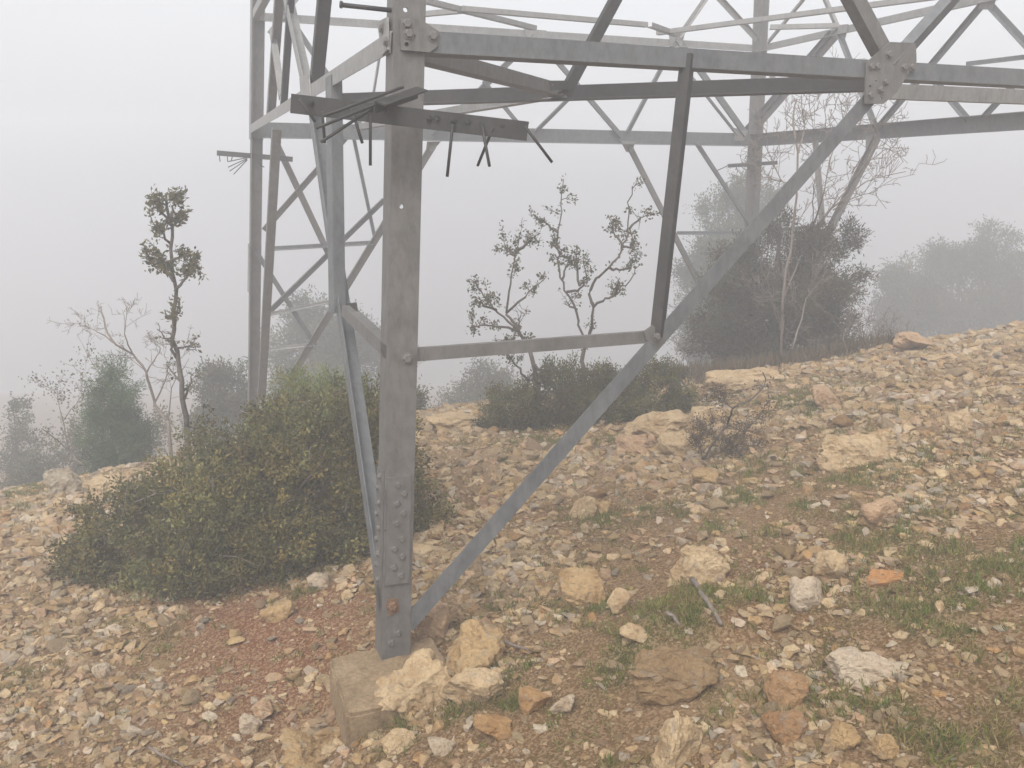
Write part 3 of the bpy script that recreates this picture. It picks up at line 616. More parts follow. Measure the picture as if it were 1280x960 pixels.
B = [(521, 896, 122, 74, T['cream'], 'large pitted cream boulder leaning on the concrete footing', 11, .75, .26, .12),
     (592, 848, 88, 62, T['buff'], 'rough buff boulder right of the pitted boulder, below the steel diagonal', 12, .8, .22, .08),
     (536, 808, 54, 62, T['pinkish'], 'rounded pinkish boulder at the foot of the steel diagonal', 13, .9, .14, 0),
     (595, 882, 95, 46, T['cream'], 'long low cream rock slanting away from the pitted boulder', 14, .6, .22, .05),
     (726, 758, 62, 46, T['buff'], 'smooth buff boulder lying alone in the middle of the scree', 15, .8, .12, 0),
     (868, 733, 86, 50, T['cream'], 'forked cream rock with the grey stick leaning against it', 16, .6, .30, 0),
     (1008, 764, 54, 46, T['white'], 'pale whitish block with a dark notch, in front of a buff boulder', 17, .8, .2, .05),
     (1036, 730, 48, 42, T['cream'], 'buff boulder right behind the pale notched block', 18, .9, .18, 0),
     (1107, 729, 48, 18, (.46, .24, .10), 'flat bright orange slab of stone lying on the soil', 19, .6, .08, 0),
     (1082, 852, 112, 42, T['white'], 'long flat whitish slab half buried in grass', 20, .45, .16, 0),
     (835, 872, 130, 50, (.27, .185, .098), 'broad low earth-caked brown rock set in a gravel heap', 21, .7, .34, .08),
     (985, 885, 56, 44, (.36, .225, .115), 'ochre block beside the earth-caked rock', 22, .9, .16, 0),
     (852, 962, 70, 66, T['cream'], 'upright cream rock below the earth-caked rock', 23, .8, .2, .06),
     (1067, 584, 98, 44, T['cream'], 'big flat-topped boulder alone on the upper slope', 24, .7, .2, .06),
     (1097, 656, 48, 34, T['pinkish'], 'cube-like pinkish boulder downhill of the flat-topped boulder', 25, .9, .12, 0),
     (825, 552, 90, 40, T['cream'], 'wide pale outcrop rock below the right end of the shrub', 26, .8, .22, .05),
     (790, 566, 44, 30, T['pinkish'], 'blocky pinkish outcrop rock, left one below the shrub', 27, .9, .14, 0),
     (848, 572, 54, 30, T['cream'], 'squat outcrop rock between the thorn shrub and the scree', 28, .9, .16, 0),
     (880, 535, 40, 28, T['cream'], 'pale outcrop rock above the thorn shrub', 29, .9, .16, 0),
     (730, 650, 34, 30, T['cream'], 'angular cream boulder with a smaller one at its side', 30, .9, .1, 0),
     (757, 646, 22, 20, T['buff'], 'small buff rock at the side of an angular cream boulder', 31, .9, .1, 0),
     (605, 641, 23, 28, T['pinkish'], 'upright pinkish rock standing on the scree behind the steel diagonal', 32, .9, .1, 0),
     (358, 966, 110, 44, T['buff'], 'broad ochre-buff boulder on bare red soil below the footing', 33, .8, .2, .05),
     (330, 900, 32, 30, T['pinkish'], 'knobbly pinkish rock on the bare red soil', 34, .9, .2, 0),
     (311, 915, 32, 20, T['white'], 'low whitish rock touching a knobbly pinkish one', 35, .9, .16, 0),
     (410, 930, 34, 22, T['buff'], 'rounded buff rock next to the footing\'s left corner', 36, .9, .1, 0),
     (399, 738, 26, 24, T['white'], 'upright whitish rock at the edge of the big bush', 37, .9, .1, 0),
     (346, 775, 44, 22, T['buff'], 'long buff rock in front of the big bush', 38, .6, .16, 0),
     (126, 846, 22, 17, T['white'], 'rounded white rock on the gravel below the big bush', 39, .9, .1, 0),
     (141, 794, 30, 13, T['white'], 'thin whitish slab on the gravel below the big bush', 40, .7, .1, 0),
     (82, 622, 60, 36, T['grey'], 'grey weathered rock sticking up at the brow left of the bush', 41, .8, .2, .05),
     (130, 618, 60, 20, T['cream'], 'low pale ledge between the grey brow rock and the bush', 42, .8, .2, 0),
     (540, 703, 54, 26, T['cream'], 'flat cream boulder right of the steel leg splice', 43, .7, .14, 0),
     (1150, 442, 58, 24, T['pinkish'], 'rounded rock crowning the brow beside the dead branches', 44, .8, .16, 0),
     (935, 488, 110, 26, T['cream'], 'long pale bedrock ledge along the brow', 45, .5, .26, 0),
     (566, 538, 76, 20, T['cream'], 'low pale ledge at the brow between leg and shrub', 46, .6, .24, 0),
     (1205, 540, 46, 28, T['cream'], 'cream boulder half buried high on the slope', 47, .8, .16, 0),
     (1052, 938, 48, 34, T['buff'], 'lumpy buff rock in the gravel under the flat whitish slab', 48, .9, .22, .05),
     (1108, 950, 36, 30, T['buff'], 'pebbly ochre rock to the right of a lumpy buff one', 49, .9, .2, .05),
     (985, 925, 60, 36, (.33, .20, .10), 'brown clod-like rock downhill of the ochre block', 50, .9, .2, .05),
     (800, 800, 52, 20, T['cream'], 'long rounded cream stone uphill of the earth-caked rock', 51, .6, .1, 0),
     (776, 768, 36, 30, T['cream'], 'squared cream rock beside the smooth buff boulder', 52, .8, .1, 0),
     (705, 892, 34, 24, T['white'], 'pale rounded rock in the grass right of the pitted boulder', 53, .9, .12, 0),
     (668, 888, 46, 26, T['ochre'], 'ochre rock in the grass beside a pale rounded one', 54, .9, .14, 0),
     (615, 922, 50, 22, T['ochre'], 'split orange-brown rock in the grass', 55, .8, .2, 0),
     (547, 945, 44, 22, T['white'], 'flat whitish rock in bright grass below the footing', 56, .7, .1, 0),
     (497, 940, 44, 26, T['cream'], 'cream rock directly below the pitted boulder', 57, .8, .16, 0),
     (1190, 452, 70, 22, T['cream'], 'broken pale ledge at the top of the slope', 58, .7, .24, 0),
     (1030, 512, 50, 26, T['pinkish'], 'pinkish boulder in the stones under the dead branches', 59, .9, .16, 0),
     (880, 610, 40, 24, T['buff'], 'buff rock downhill of the thorn shrub', 60, .9, .14, 0)]
spotlist = []
for q in B:
    o = boulder(q[0], q[1], q[2], q[3], q[4], q[5], q[6], q[7], q[8], pit=q[9], name='boulder' if q[2] > 40 else 'rock', rot=(.0 if q[2] > 70 else random.uniform(-.2, .2)))
    spotlist.append((o.location.x, o.location.y, q[2] * depth(o.location) / F / 2))
SP = np.array(spotlist)

# loose stones: 240 singled out, the rest as rubble --------------------
PROTO = []
for k in range(16):
    r = np.random.default_rng(100 + k); asp = [(1, .75, .34), (1, .8, .48), (1, .75, .66), (1, .62, .24)][k % 4]
    bm = hull(13, np.array(asp) * r.uniform(.9, 1.1, 3), 200 + k, .8)
    bmesh.ops.bevel(bm, geom=bm.edges[:], offset=.07, segments=1, affect='EDGES'); bmesh.ops.triangulate(bm, faces=bm.faces)
    Vs, Fc = bm_np(bm); bm.free(); Vs = Vs * (1 + .10 * fbm(Vs * 2.2 + k, 3, k)[:, None])
    PROTO.append(mesh_np('stone', Vs, Fc, [ROCK], False))
LAND = [('the concrete footing', (430, 880)), ('the pitted boulder', (520, 885)), ('the big bush', (250, 770)), ('the steel leg splice', (520, 700)), ('the smooth buff boulder', (726, 750)),
        ('the forked cream rock', (868, 720)), ('the pale notched block', (1010, 750)), ('the orange slab', (1107, 722)), ('the flat whitish slab', (1082, 840)), ('the earth-caked rock', (858, 860)),
        ('the flat-topped boulder', (1067, 575)), ('the thorn shrub', (905, 570)), ('the low shrub with two leafy stems', (700, 550)), ('the cube-like pinkish boulder', (1097, 650)), ('the grey brow rock', (82, 620)),
        ('the bedrock ledge', (935, 485)), ('the knobbly pinkish rock', (330, 890)), ('the thin whitish slab', (141, 790)), ('the angular cream boulder', (730, 645))]
LP = np.array([on_ground(*q)[:2] for _, q in LAND])
def free(x, y, r):
    inb = np.hypot(SP[:, 0] - x, SP[:, 1] - y) < SP[:, 2] + r * .6
    d = np.array([x, y]) - np.array([-.53, 3.54]); inf_ = abs(d @ U[:2]) < .29 and abs(d @ Vv[:2]) < .29
    return not inb.any() and not inf_
BUSHES = [(-1.55, 5.55, 1.25, .75), (.75, 7.6, 1.1, .4)]
placed = []; tries = 0
while len(placed) < 240 and tries < 20000:
    tries += 1
    px, py = RNG.uniform(-10, 1290), RNG.uniform(430, 965)
    sc_w = zone(np.array([px]), np.array([py]), SCREE)[0] * .9 + .3 - .25 * zone(np.array([px]), np.array([py]), GRASS)[0]
    if RNG.uniform() > sc_w: continue
    d = ray(px, py); k = -1
    ts = np.linspace(1.5, 14, 120); P = CAM + ts[:, None] * d; h = P[:, 2] - ground_z(P[:, 0], P[:, 1]); k = np.argmax(h < 0)
    if h[k] >= 0: continue
    G = P[k]
    dz = depth(G)
    wpx = np.clip(RNG.lognormal(math.log(19), .38), 13, 46); r = wpx * dz / F / 2
    if r > .16: continue
    if not free(G[0], G[1], r): continue
    if any(((G[0] - a) / c1) ** 2 + ((G[1] - b_) / d1) ** 2 < .8 for a, b_, c1, d1 in BUSHES): continue
    if any(math.hypot(G[0] - q[0], G[1] - q[1]) < (r + q[2]) * .85 for q in placed): continue
    placed.append((G[0], G[1], r, px, py))
shape_w = ['flat', 'low', 'blocky', 'thin']
for x, y, r, px, py in placed:
    k = int(RNG.integers(16)); ti = RNG.choice(len(TN), p=TW); nm = TN[ti]
    o = link('stone', PROTO[k]); o.location = (x, y, gz(x, y) + r * [.12, .20, .30, .08][k % 4])
    s_ = r * RNG.uniform(.9, 1.1); o.scale = (s_, s_ * RNG.uniform(.8, 1.15), s_ * RNG.uniform(.85, 1.15))
    o.rotation_euler = (RNG.normal(0, .22), RNG.normal(0, .22), RNG.uniform(0, 6.28))
    c = np.array(TINTS[nm]) * RNG.uniform(.88, 1.12); o.color = (*np.clip(c, 0, 1), 1)
    lm = LAND[int(np.argmin(np.hypot(LP[:, 0] - x, LP[:, 1] - y)))][0]
    size = 'fist-sized' if r < .05 else ('hand-sized' if r < .085 else 'head-sized')
    tag(o, f'{size} {shape_w[k % 4]} {nm} limestone stone lying near {lm}', 'stone', f'loose stones near {lm}')

# rubble: small stones, one mass --------------------------------------
LOD = {}
for nm, npt in (('s', 8), ('m', 12)):
    LOD[nm] = []
    for k in range(24):
        r = np.random.default_rng(500 + k); asp = np.array([(1, .75, .32), (1, .8, .45), (1, .7, .6), (1, .55, .24)][k % 4]) * r.uniform(.85, 1.15, 3)
        bm = hull(npt, asp, 700 + k, .8); LOD[nm].append(bm_np(bm)); bm.free()
acc = Acc()
def scatter(n, pxbox, rlo, rhi, power, lod, dmax, wfun, maxpx, base_min):
    # uniform over the ground patch seen in pxbox
    x0, x1, y0, y1 = pxbox
    X = RNG.uniform(x0, x1, n); Y = RNG.uniform(y0, y1, n); Z = ground_z(X, Y)
    u, v = project(np.c_[X, Y, Z]); dz = (np.c_[X, Y, Z] - CAM) @ FW
    drift = fbm(np.c_[X, Y, 0 * X] * 1.7, 3, 77)
    wt = wfun(u, v) * np.clip(1.0 + .8 * drift, .5, 1.5); keep = (RNG.uniform(size=n) < wt) & (dz < dmax)
    X, Y, Z, u, v, dz, drift = (a[keep] for a in (X, Y, Z, u, v, dz, drift)); m = len(X)
    q = RNG.uniform(size=m); r = (rlo ** (1 - power) + q * (rhi ** (1 - power) - rlo ** (1 - power))) ** (1 / (1 - power)) * np.clip(1.05 + .5 * drift, .8, 1.6)
    inf_ = (np.abs((X + .53) * U[0] + (Y - 3.54) * U[1]) < .26) & (np.abs((X + .53) * Vv[0] + (Y - 3.54) * Vv[1]) < .26)
    r = np.minimum(r, maxpx * dz / F / 2); ok = ~inf_
    ok &= r * 2 * F / dz > base_min
    X, Y, Z, r = X[ok], Y[ok], Z[ok], r[ok]; m = len(X)
    kk = RNG.integers(24, size=m); ti = RNG.choice(len(TN), p=TW, size=m); tints = np.array([TINTS[t_] for t_ in TN])[ti] * RNG.uniform(.62, 1.14, (m, 1)) * RNG.uniform(.98, 1.02, (m, 3))
    yaw = RNG.uniform(0, 6.283, m); tx = RNG.normal(.06, .2, m); ty = RNG.normal(0, .2, m)
    for k in range(24):
        s = np.where(kk == k)[0]
        if not len(s): continue
        Vp, Fp = LOD[lod][k]; nv = len(Vp)
        W = Vp[None] * r[s][:, None, None]
        cx, sx = np.cos(tx[s])[:, None], np.sin(tx[s])[:, None]; W = np.stack([W[..., 0], W[..., 1] * cx - W[..., 2] * sx, W[..., 1] * sx + W[..., 2] * cx], -1)
        cx, sx = np.cos(ty[s])[:, None], np.sin(ty[s])[:, None]; W = np.stack([W[..., 0] * cx + W[..., 2] * sx, W[..., 1], -W[..., 0] * sx + W[..., 2] * cx], -1)
        cx, sx = np.cos(yaw[s])[:, None], np.sin(yaw[s])[:, None]; W = np.stack([W[..., 0] * cx - W[..., 1] * sx, W[..., 0] * sx + W[..., 1] * cx, W[..., 2]], -1)
        W += np.stack([X[s], Y[s], Z[s] + r[s] * [.09, .15, .22, .07][k % 4]], -1)[:, None]
        Fk = (Fp[None] + (np.arange(len(s)) * nv)[:, None, None]).reshape(-1, 3)
        acc.add(W.reshape(-1, 3), Fk, np.repeat(tints[s], nv, axis=0))
    return m
def w_stone(u, v): return np.clip(.46 + .75 * zone(u, v, SCREE) - .35 * zone(u, v, GRASS) - .25 * zone(u, v, RED), .06, 1) * ((u > -120) & (u < 1400) & (v < 1060))
def w_grav(u, v): return np.clip(.6 + .4 * zone(u, v, SCREE) - .3 * zone(u, v, GRASS), .15, 1) * ((u > -100) & (u < 1380) & (v < 1040))
n1 = scatter(86000, (-5.5, 6.5, 1.6, 10.2), .015, .10, 2.3, 'm', 12, w_stone, 24, 1.5)
n2 = scatter(105000, (-5.0, 6.0, 1.6, 9.5), .006, .02, 1.8, 's', 11, w_grav, 14, 1.2)
print('rubble', n1, n2)
rub = acc.build('rubble', ROCK_A); tag(rub, 'pale limestone rubble and gravel strewn over the slope', 'rubble', kind='stuff')

# ------------------------------------------------------------------ vegetation builders
def leaves(acc_, P, D, L, wr, tint, fold=.25, droop=.0):
    """one folded leaf (two triangles) per point P along direction D"""
    n = len(P); D = D / (np.linalg.norm(D, axis=1)[:, None] + 1e-9)
    R_ = RNG.normal(size=(n, 3)); S = np.cross(D, R_); S /= np.linalg.norm(S, axis=1)[:, None] + 1e-9; Nn_ = np.cross(D, S)
    L = np.broadcast_to(np.asarray(L, float), (n,))[:, None]; wv = L * wr
    mid = P + D * L * .5
    V = np.stack([P, mid + S * wv * .5 + Nn_ * wv * fold, P + D * L + Nn_ * L * droop, mid - S * wv * .5 + Nn_ * wv * fold], 1).reshape(-1, 3)
    i = np.arange(n)[:, None] * 4
    acc_.add(V, np.r_[i + [0, 1, 2], i + [0, 2, 3]].reshape(-1, 3), np.repeat(tint, 4, axis=0))
def tints_for(n, base, var=.3, warm=.15):
    b_ = np.asarray(base, float); k = RNG.uniform(1 - var, 1 + var, (n, 1)); wv = RNG.uniform(-warm, warm, (n, 1))
    return np.clip(b_ * k * np.c_[1 + wv, np.ones(n), 1 - wv], .002, 1)
def lobes_at(spec, Y, dy=0.):
    out = []
    for q in spec:
        px, py, rx, ry = q[:4]; yy = Y + (q[4] if len(q) > 4 else 0)
        c = at_y(px, py, yy); k = depth(c) / F; out.append((c, np.array([rx * k, (rx + ry) / 2 * k * (q[5] if len(q) > 5 else 1), ry * k])))
    return out
def crown(acc_, lobes, nclump, nleaf, clump_r, L, wr, base, var=.35, shell=.5, up=.35, needle=False, fill=.0, zmin=None, warm=.15):
    vol = np.array([r[0] * r[2] + r[0] * r[1] for c, r in lobes]); vol = vol / vol.sum(); tot = []
    for (c, r), wv in zip(lobes, vol):
        n = max(3, int(nclump * wv)); d = RNG.normal(size=(n, 3)); d /= np.linalg.norm(d, axis=1)[:, None]
        rad = shell + (1 - shell) * RNG.uniform(size=(n, 1)) ** .6; rad *= 1 + .38 * fbm(d * 2.2 + c, 3, 17)[:, None] * 1.0
        C = c + r * d * rad; out = d * r; out = out / np.linalg.norm(out, axis=1)[:, None]
        if zmin is not None:
            g = ground_z(C[:, 0], C[:, 1]) + zmin; C[:, 2] = np.maximum(C[:, 2], g + RNG.uniform(0, .08, n))
        base_t = tints_for(n, np.asarray(base) * RNG.uniform(.62, 1.4) * np.array([RNG.uniform(.9, 1.12), 1, 1]), var, warm)
        m = nleaf; CC = np.repeat(C, m, 0); OO = np.repeat(out, m, 0)
        dirs = OO * .7 + np.array([0, 0, up]) + RNG.normal(size=CC.shape) * .75
        axis_ = OO * .8 + np.array([0, 0, up]); axis_ /= np.linalg.norm(axis_, axis=1)[:, None]
        pos = CC + axis_ * RNG.uniform(-1, 1.2, (len(CC), 1)) * clump_r + RNG.normal(size=CC.shape) * clump_r * .42
        if zmin is not None:
            pos[:, 2] = np.maximum(pos[:, 2], ground_z(pos[:, 0], pos[:, 1]) + .01)
        tt = np.repeat(base_t, m, 0) * RNG.uniform(.75, 1.3, (len(CC), 1))
        leaves(acc_, pos, dirs, L * RNG.uniform(.6, 1.25, len(CC)), wr, tt, fold=.0 if needle else .25)
        tot.append(C)
    return np.concatenate(tot)
def curve(P0, P1, bend, n=6):
    P0, P1 = np.asarray(P0, float), np.asarray(P1, float); t = np.linspace(0, 1, n)[:, None]; L = np.linalg.norm(P1 - P0)
    mid = (P0 + P1) / 2 + RNG.normal(size=3) * L * bend
    return (1 - t) ** 2 * P0 + 2 * t * (1 - t) * mid + t ** 2 * P1
def twigs(acc_, path, rad, n, length, spread=.8, sub=1, up=.3, ends=None, rmin=.0015):
    path = np.asarray(path); T_ = np.gradient(path, axis=0)
    for _ in range(n):
        k = RNG.uniform(.25, 1) * (len(path) - 1); i = min(int(k), len(path) - 2); f = k - i; p = path[i] * (1 - f) + path[i + 1] * f
        d = norm(norm(T_[i]) + RNG.normal(size=3) * spread + np.array([0, 0, up])); L = length * RNG.uniform(.5, 1.2)
        mid = p + d * L * .5 + RNG.normal(size=3) * L * .10; e = p + d * L + RNG.normal(size=3) * L * .14
        r0 = max(rad * RNG.uniform(.4, .7), rmin); acc_.tube([p, mid, e], [r0, max(r0 * .75, rmin), rmin * .8], 4)
        if ends is not None: ends.append((mid, d)); ends.append((e, d))
        if sub > 0: twigs(acc_, np.array([p, mid, e]), r0, 3, L * .55, spread, sub - 1, up, ends, rmin)
def tree_thing(name, base, label, cat, group=None):
    return empty(name, tuple(base), label, cat, group)
def resample(P, n):
    P = np.asarray(P, float); s = np.r_[0, np.cumsum(np.linalg.norm(np.diff(P, axis=0), axis=1))]; t = np.linspace(0, s[-1], n)
    Q = np.stack([np.interp(t, s, P[:, k]) for k in range(3)], 1); return Q
def px_branches(spec, conv, Y, jit=.12):
    """pixel polylines to crooked 3-D branches near depth Y"""
    out = []
    for line in spec:
        ph = RNG.uniform(-1, 1); pts = []
        for k, q in enumerate(line):
            x, y = conv(*q); key = (round(q[0]), round(q[1]))
            if key not in _yc: _yc[key] = Y + (0 if k == 0 and not out else RNG.normal(0, jit))
            pts.append(at_y(x, y, _yc[key]))
        out.append(resample(pts, 3 * len(pts)))
    return out
_yc = {}

GREEN = (.10, .095, .032); OLIVE = (.108, .098, .030); PINE = (.055, .062, .026); GREY_G = (.10, .10, .05)

def base_of(px, py, Y):
    p = at_y(px, py, Y); return np.array([p[0], p[1], gz(p[0], p[1]) - .02])

def sublobes(lob, n, f, seed=0):
    out = [(c, r_ * .86) for c, r_ in lob]; wt = np.array([r_[0] * r_[2] for c, r_ in lob]); wt /= wt.sum()
    for k in RNG.choice(len(lob), n, p=wt):
        c, r_ = lob[k]; d = norm(RNG.normal(size=3) + np.array([0, -.2, .25])); sz = float(r_.mean()) * RNG.uniform(.6, 1.4) * f
        out.append((c + d * r_ * RNG.uniform(.75, 1.0), np.array([sz, sz, sz * .75])))
    return out
# big oak bush at left -------------------------------------------------
def bush(name, spec, Y, base_px, label, nclump, nleaf, cr, L, wr, col, stems=14, zmin=.02, var=.4, shell=.45, group=None, extra=None, twn=40, ns=5):
    lob = sublobes(lobes_at(spec, Y), ns * len(spec), .33); b0 = base_of(*base_px, Y); t = tree_thing(name, b0, label, 'bush', group)
    a = Acc(); C = crown(a, lob, nclump, nleaf, cr, L, wr, col, var=var, shell=shell, zmin=zmin)
    if extra: extra(a)
    f = a.build('foliage', LEAF, t, b0); f['kind'] = 'stuff'
    a = Acc()
    for c in C[RNG.choice(len(C), min(stems, len(C)), replace=False)]:
        s = b0 + np.array([*RNG.normal(0, .12, 2), 0]); s[2] = gz(s[0], s[1]) - .03; p = curve(s, c, .12, 6); a.tube(p, np.linspace(.016, .004, 6), 5)
    cc = C[RNG.choice(len(C), min(twn, len(C)), replace=False)]
    for c in cc:
        d = norm(RNG.normal(size=3) + np.array([0, -.3, .5])); a.tube([c - d * .12, c + RNG.normal(size=3) * .02, c + d * .14], [.004, .003, .0015], 4)
    a.build('stem', TWIG if twn > 60 else BARK, t, b0)['kind'] = 'stuff'
    return t
bush('oak_bush', [(190, 675, 100, 75, -.2), (110, 705, 50, 40, -.3), (290, 660, 110, 95, -.35), (270, 570, 55, 50, .2), (400, 620, 110, 110, -.1), (460, 560, 70, 80, .3), (520, 650, 42, 55, .0), (250, 730, 100, 38, -.55), (380, 690, 80, 48, -.45), (460, 670, 70, 40, -.2), (220, 610, 60, 50, .1), (340, 560, 60, 60, .3), (430, 525, 60, 45, .35), (492, 560, 40, 60, .3)],
     5.45, (330, 700), 'big dense dark olive oak bush spreading left of the nearest leg', 3300, 34, .055, .028, .55, OLIVE, stems=40, var=.45, shell=.6, twn=130, ns=11)
bush('juniper_bush', [(375, 520, 62, 48), (345, 555, 45, 40), (410, 495, 50, 35)], 6.6, (375, 600), 'bright green feathery bush rising behind the big oak bush', 700, 30, .05, .035, .22, (.14, .16, .045), stems=12, var=.3)
bush('red_shrub', [(465, 505, 16, 22), (478, 530, 14, 25)], 6.7, (468, 590), 'small reddish-leaved shrub behind the nearest leg', 70, 26, .04, .028, .5, (.17, .065, .05), stems=6)
bush('low_shrub', [(640, 515, 42, 34), (700, 500, 50, 40), (760, 500, 50, 38), (815, 495, 45, 38), (845, 505, 28, 22), (828, 462, 20, 16), (680, 535, 60, 20), (740, 478, 40, 25), (610, 535, 18, 14)],
     7.75, (730, 540), 'low dark evergreen shrub around the two leafy stems at the brow', 1700, 26, .05, .03, .4, (.105, .098, .036), stems=24, var=.4)
for px, py, rx, ry, Y, lab in ((845, 470, 14, 10, 8.2, 'tiny tuft of shrub at the right end of the low shrub'),):
    bush('shrub_tuft', [(px, py, rx, ry)], Y, (px, py + 20), lab, 40, 20, .04, .03, .4, GREEN, stems=4)

# leafy stems and bare trees traced as crooked branches -----------------
def traced(name, lines, conv, Y, label, r0, leaf=None, twn=4, twl=.14, jit=.10, cat='tree', mat=BARK, base=None, sub=1, group=None, clumps=7, rmin=.0018, tlast=.45, zleaf=None):
    global _yc
    _yc = {}; br = px_branches(lines, conv, Y, jit); p0 = br[0][0]; g = gz(p0[0], p0[1]); b0 = np.array([p0[0], p0[1], min(g, p0[2]) - .03])
    t = tree_thing(name, b0, label, cat, group); a = Acc(); ends = []
    a.tube(resample([b0, p0 + np.array([0, 0, .01])], 4) if p0[2] - b0[2] > .05 else [b0, p0, p0 + (0, 0, .02)], r0 * 1.15, 6)
    for k, P in enumerate(br):
        n = len(P); P = P + RNG.normal(size=P.shape) * r0 * .35; P[0] = br[k][0]
        r_s = r0 if k == 0 else r0 * RNG.uniform(.45, .62); R_ = np.linspace(r_s, max(r_s * .3, rmin), n) if k else np.linspace(r_s, r_s * tlast, n)
        a.tube(P, R_, 6); twigs(a, P, r_s * .5, twn if k else max(1, twn // 2), twl, .8, sub, .35, ends, rmin)
        if leaf: ends += [(P[i], norm(P[i] - P[i - 1])) for i in range(max(1, n // 3 if k else int(n * .75)), n)]
    a.build('trunk', mat, t, b0, True)
    if leaf and ends:
        L, wr, col, spread = leaf; a = Acc(); E = np.array([e[0] for e in ends]); D = np.array([e[1] for e in ends])
        keep = fbm(E * 4.0, 2, 3) > (-.38 if zleaf is None else -.6); E, D = E[keep], D[keep]
        if zleaf is not None:
            q = (E[:, 2] - E[:, 2].min()) / np.ptp(E[:, 2]); keep = RNG.uniform(size=len(q)) < np.clip((q - zleaf) / .2, .10, .8); E, D = E[keep], D[keep]
        E2 = np.repeat(E, clumps, 0); D2 = np.repeat(D, clumps, 0)
        leaves(a, E2 + RNG.normal(size=E2.shape) * spread, D2 + RNG.normal(size=E2.shape) * .9, L * RNG.uniform(.6, 1.3, len(E2)), wr, tints_for(len(E2), col, .4, .2))
        f = a.build('foliage', LEAF, t, b0); f['kind'] = 'stuff'
    return t
c6 = lambda x, y: (560 + x / 2.668, 200 + y / 2.668)
traced('oak_sapling', [[(452, 740), (455, 640), (478, 580), (486, 490)], [(486, 490), (470, 450), (490, 400), (540, 360), (585, 290), (605, 230), (600, 150), (628, 75)], [(605, 230), (630, 205), (652, 185)], [(486, 490), (520, 470), (560, 445), (600, 400), (640, 345)], [(560, 445), (570, 405)],
        [(540, 360), (580, 365), (632, 342)], [(585, 290), (625, 285)], [(585, 290), (545, 230)], [(455, 640), (430, 500), (395, 440), (370, 370), (365, 290), (370, 220), (382, 150), (380, 60)], [(365, 240), (330, 215), (302, 195)], [(370, 290), (345, 280)], [(395, 440), (430, 440), (460, 400), (452, 320)], [(440, 420), (428, 305)], [(380, 400), (405, 330)], [(430, 500), (380, 470)]],
       c6, 7.7, 'forked oak sapling with leafy tips, taller stem in the low shrub', .024, (.028, .6, (.10, .095, .05), .014), 4, .10, clumps=4)
traced('oak_sapling', [[(300, 750), (285, 680), (270, 620), (235, 570), (195, 510)], [(195, 510), (200, 420), (225, 320), (245, 240)], [(225, 320), (185, 290)], [(225, 310), (255, 285), (288, 258)], [(195, 510), (260, 450), (330, 385)], [(235, 570), (160, 500), (110, 440), (75, 395)], [(160, 500), (100, 470)], [(235, 570), (150, 550), (75, 560)], [(270, 620), (170, 600)],
        [(270, 740), (225, 680), (190, 640)], [(300, 740), (340, 700), (375, 705)], [(235, 570), (240, 520)], [(285, 680), (330, 720)]],
       c6, 7.7, 'shorter leaning oak sapling with wide side branches in the low shrub', .024, (.028, .6, (.10, .095, .05), .016), 4, .11, clumps=5)
c8 = lambda x, y: (x / 2.285, 220 + y / 2.285)
traced('oak_sapling', [[(533, 720), (520, 600), (505, 520), (497, 440), (500, 340), (490, 240), (490, 140), (470, 55)], [(505, 520), (480, 470), (450, 440)], [(500, 490), (550, 490)], [(497, 430), (515, 380)], [(500, 330), (535, 290), (550, 240)], [(495, 300), (470, 240), (430, 190)], [(490, 240), (540, 220), (555, 260)], [(490, 200), (450, 150), (425, 100)], [(490, 150), (515, 110), (530, 95)],
        [(490, 140), (450, 90), (440, 50)], [(495, 270), (460, 250), (425, 240)], [(490, 120), (500, 70)], [(525, 640), (555, 560)], [(520, 600), (480, 540)]],
       c8, 6.3, 'tall slender oak sapling with leafy top growing out of the big bush', .020, (.034, .5, (.12, .11, .052), .016), 5, .06, clumps=6, zleaf=.28, jit=.05)
traced('bare_shrub', [[(480, 700), (440, 650), (420, 560), (380, 510), (330, 480), (300, 440), (290, 370)], [(330, 480), (290, 450), (250, 430)], [(380, 510), (355, 460), (362, 380)], [(420, 560), (460, 500), (440, 470)], [(440, 650), (470, 590), (490, 500)], [(480, 700), (490, 600), (540, 520)]],
       c8, 8.6, 'leafless shrub with curved grey stems behind the young pine', .016, None, 6, .28, sub=2, cat='shrub', mat=TWIG)
traced('bare_shrub', [[(240, 830), (200, 790), (170, 760), (120, 720)], [(200, 790), (180, 700), (160, 610), (105, 590)], [(240, 830), (290, 570), (255, 520), (220, 455)], [(180, 700), (240, 620)]],
       c8, 9.2, 'thin leafless shrub at the left of the young pine', .012, (.03, .6, GREY_G, .05), 6, .25, sub=2, cat='shrub', mat=TWIG, clumps=1)
c7 = lambda x, y: (820 + x / 2.526, 100 + y / 2.526)
traced('bare_tree', [[(400, 890), (397, 700), (430, 500), (445, 330), (450, 230), (430, 130), (445, 60)], [(397, 700), (440, 600), (490, 480), (500, 330), (510, 230), (490, 120), (480, 60)], [(490, 480), (530, 350), (560, 220), (545, 110)], [(490, 480), (560, 400), (640, 330), (720, 300), (790, 290)], [(530, 430), (600, 350), (660, 270), (740, 210), (800, 215)], [(560, 410), (620, 370), (700, 350)],
        [(445, 330), (395, 320), (370, 260), (345, 205)], [(395, 320), (330, 300)], [(560, 220), (600, 150), (580, 60)], [(400, 800), (380, 720), (355, 690)], [(660, 270), (700, 190), (690, 120)], [(510, 230), (540, 170), (530, 60)], [(430, 850), (470, 700), (540, 600)], [(450, 230), (470, 150), (455, 50)]],
       c7, 10.1, 'tall leafless grey tree standing in front of the dark pine', .019, None, 7, .42, sub=2, jit=.3, mat=TWIG, rmin=.003)
c5 = lambda x, y: (840 + x / 2.909, 400 + y / 2.909)
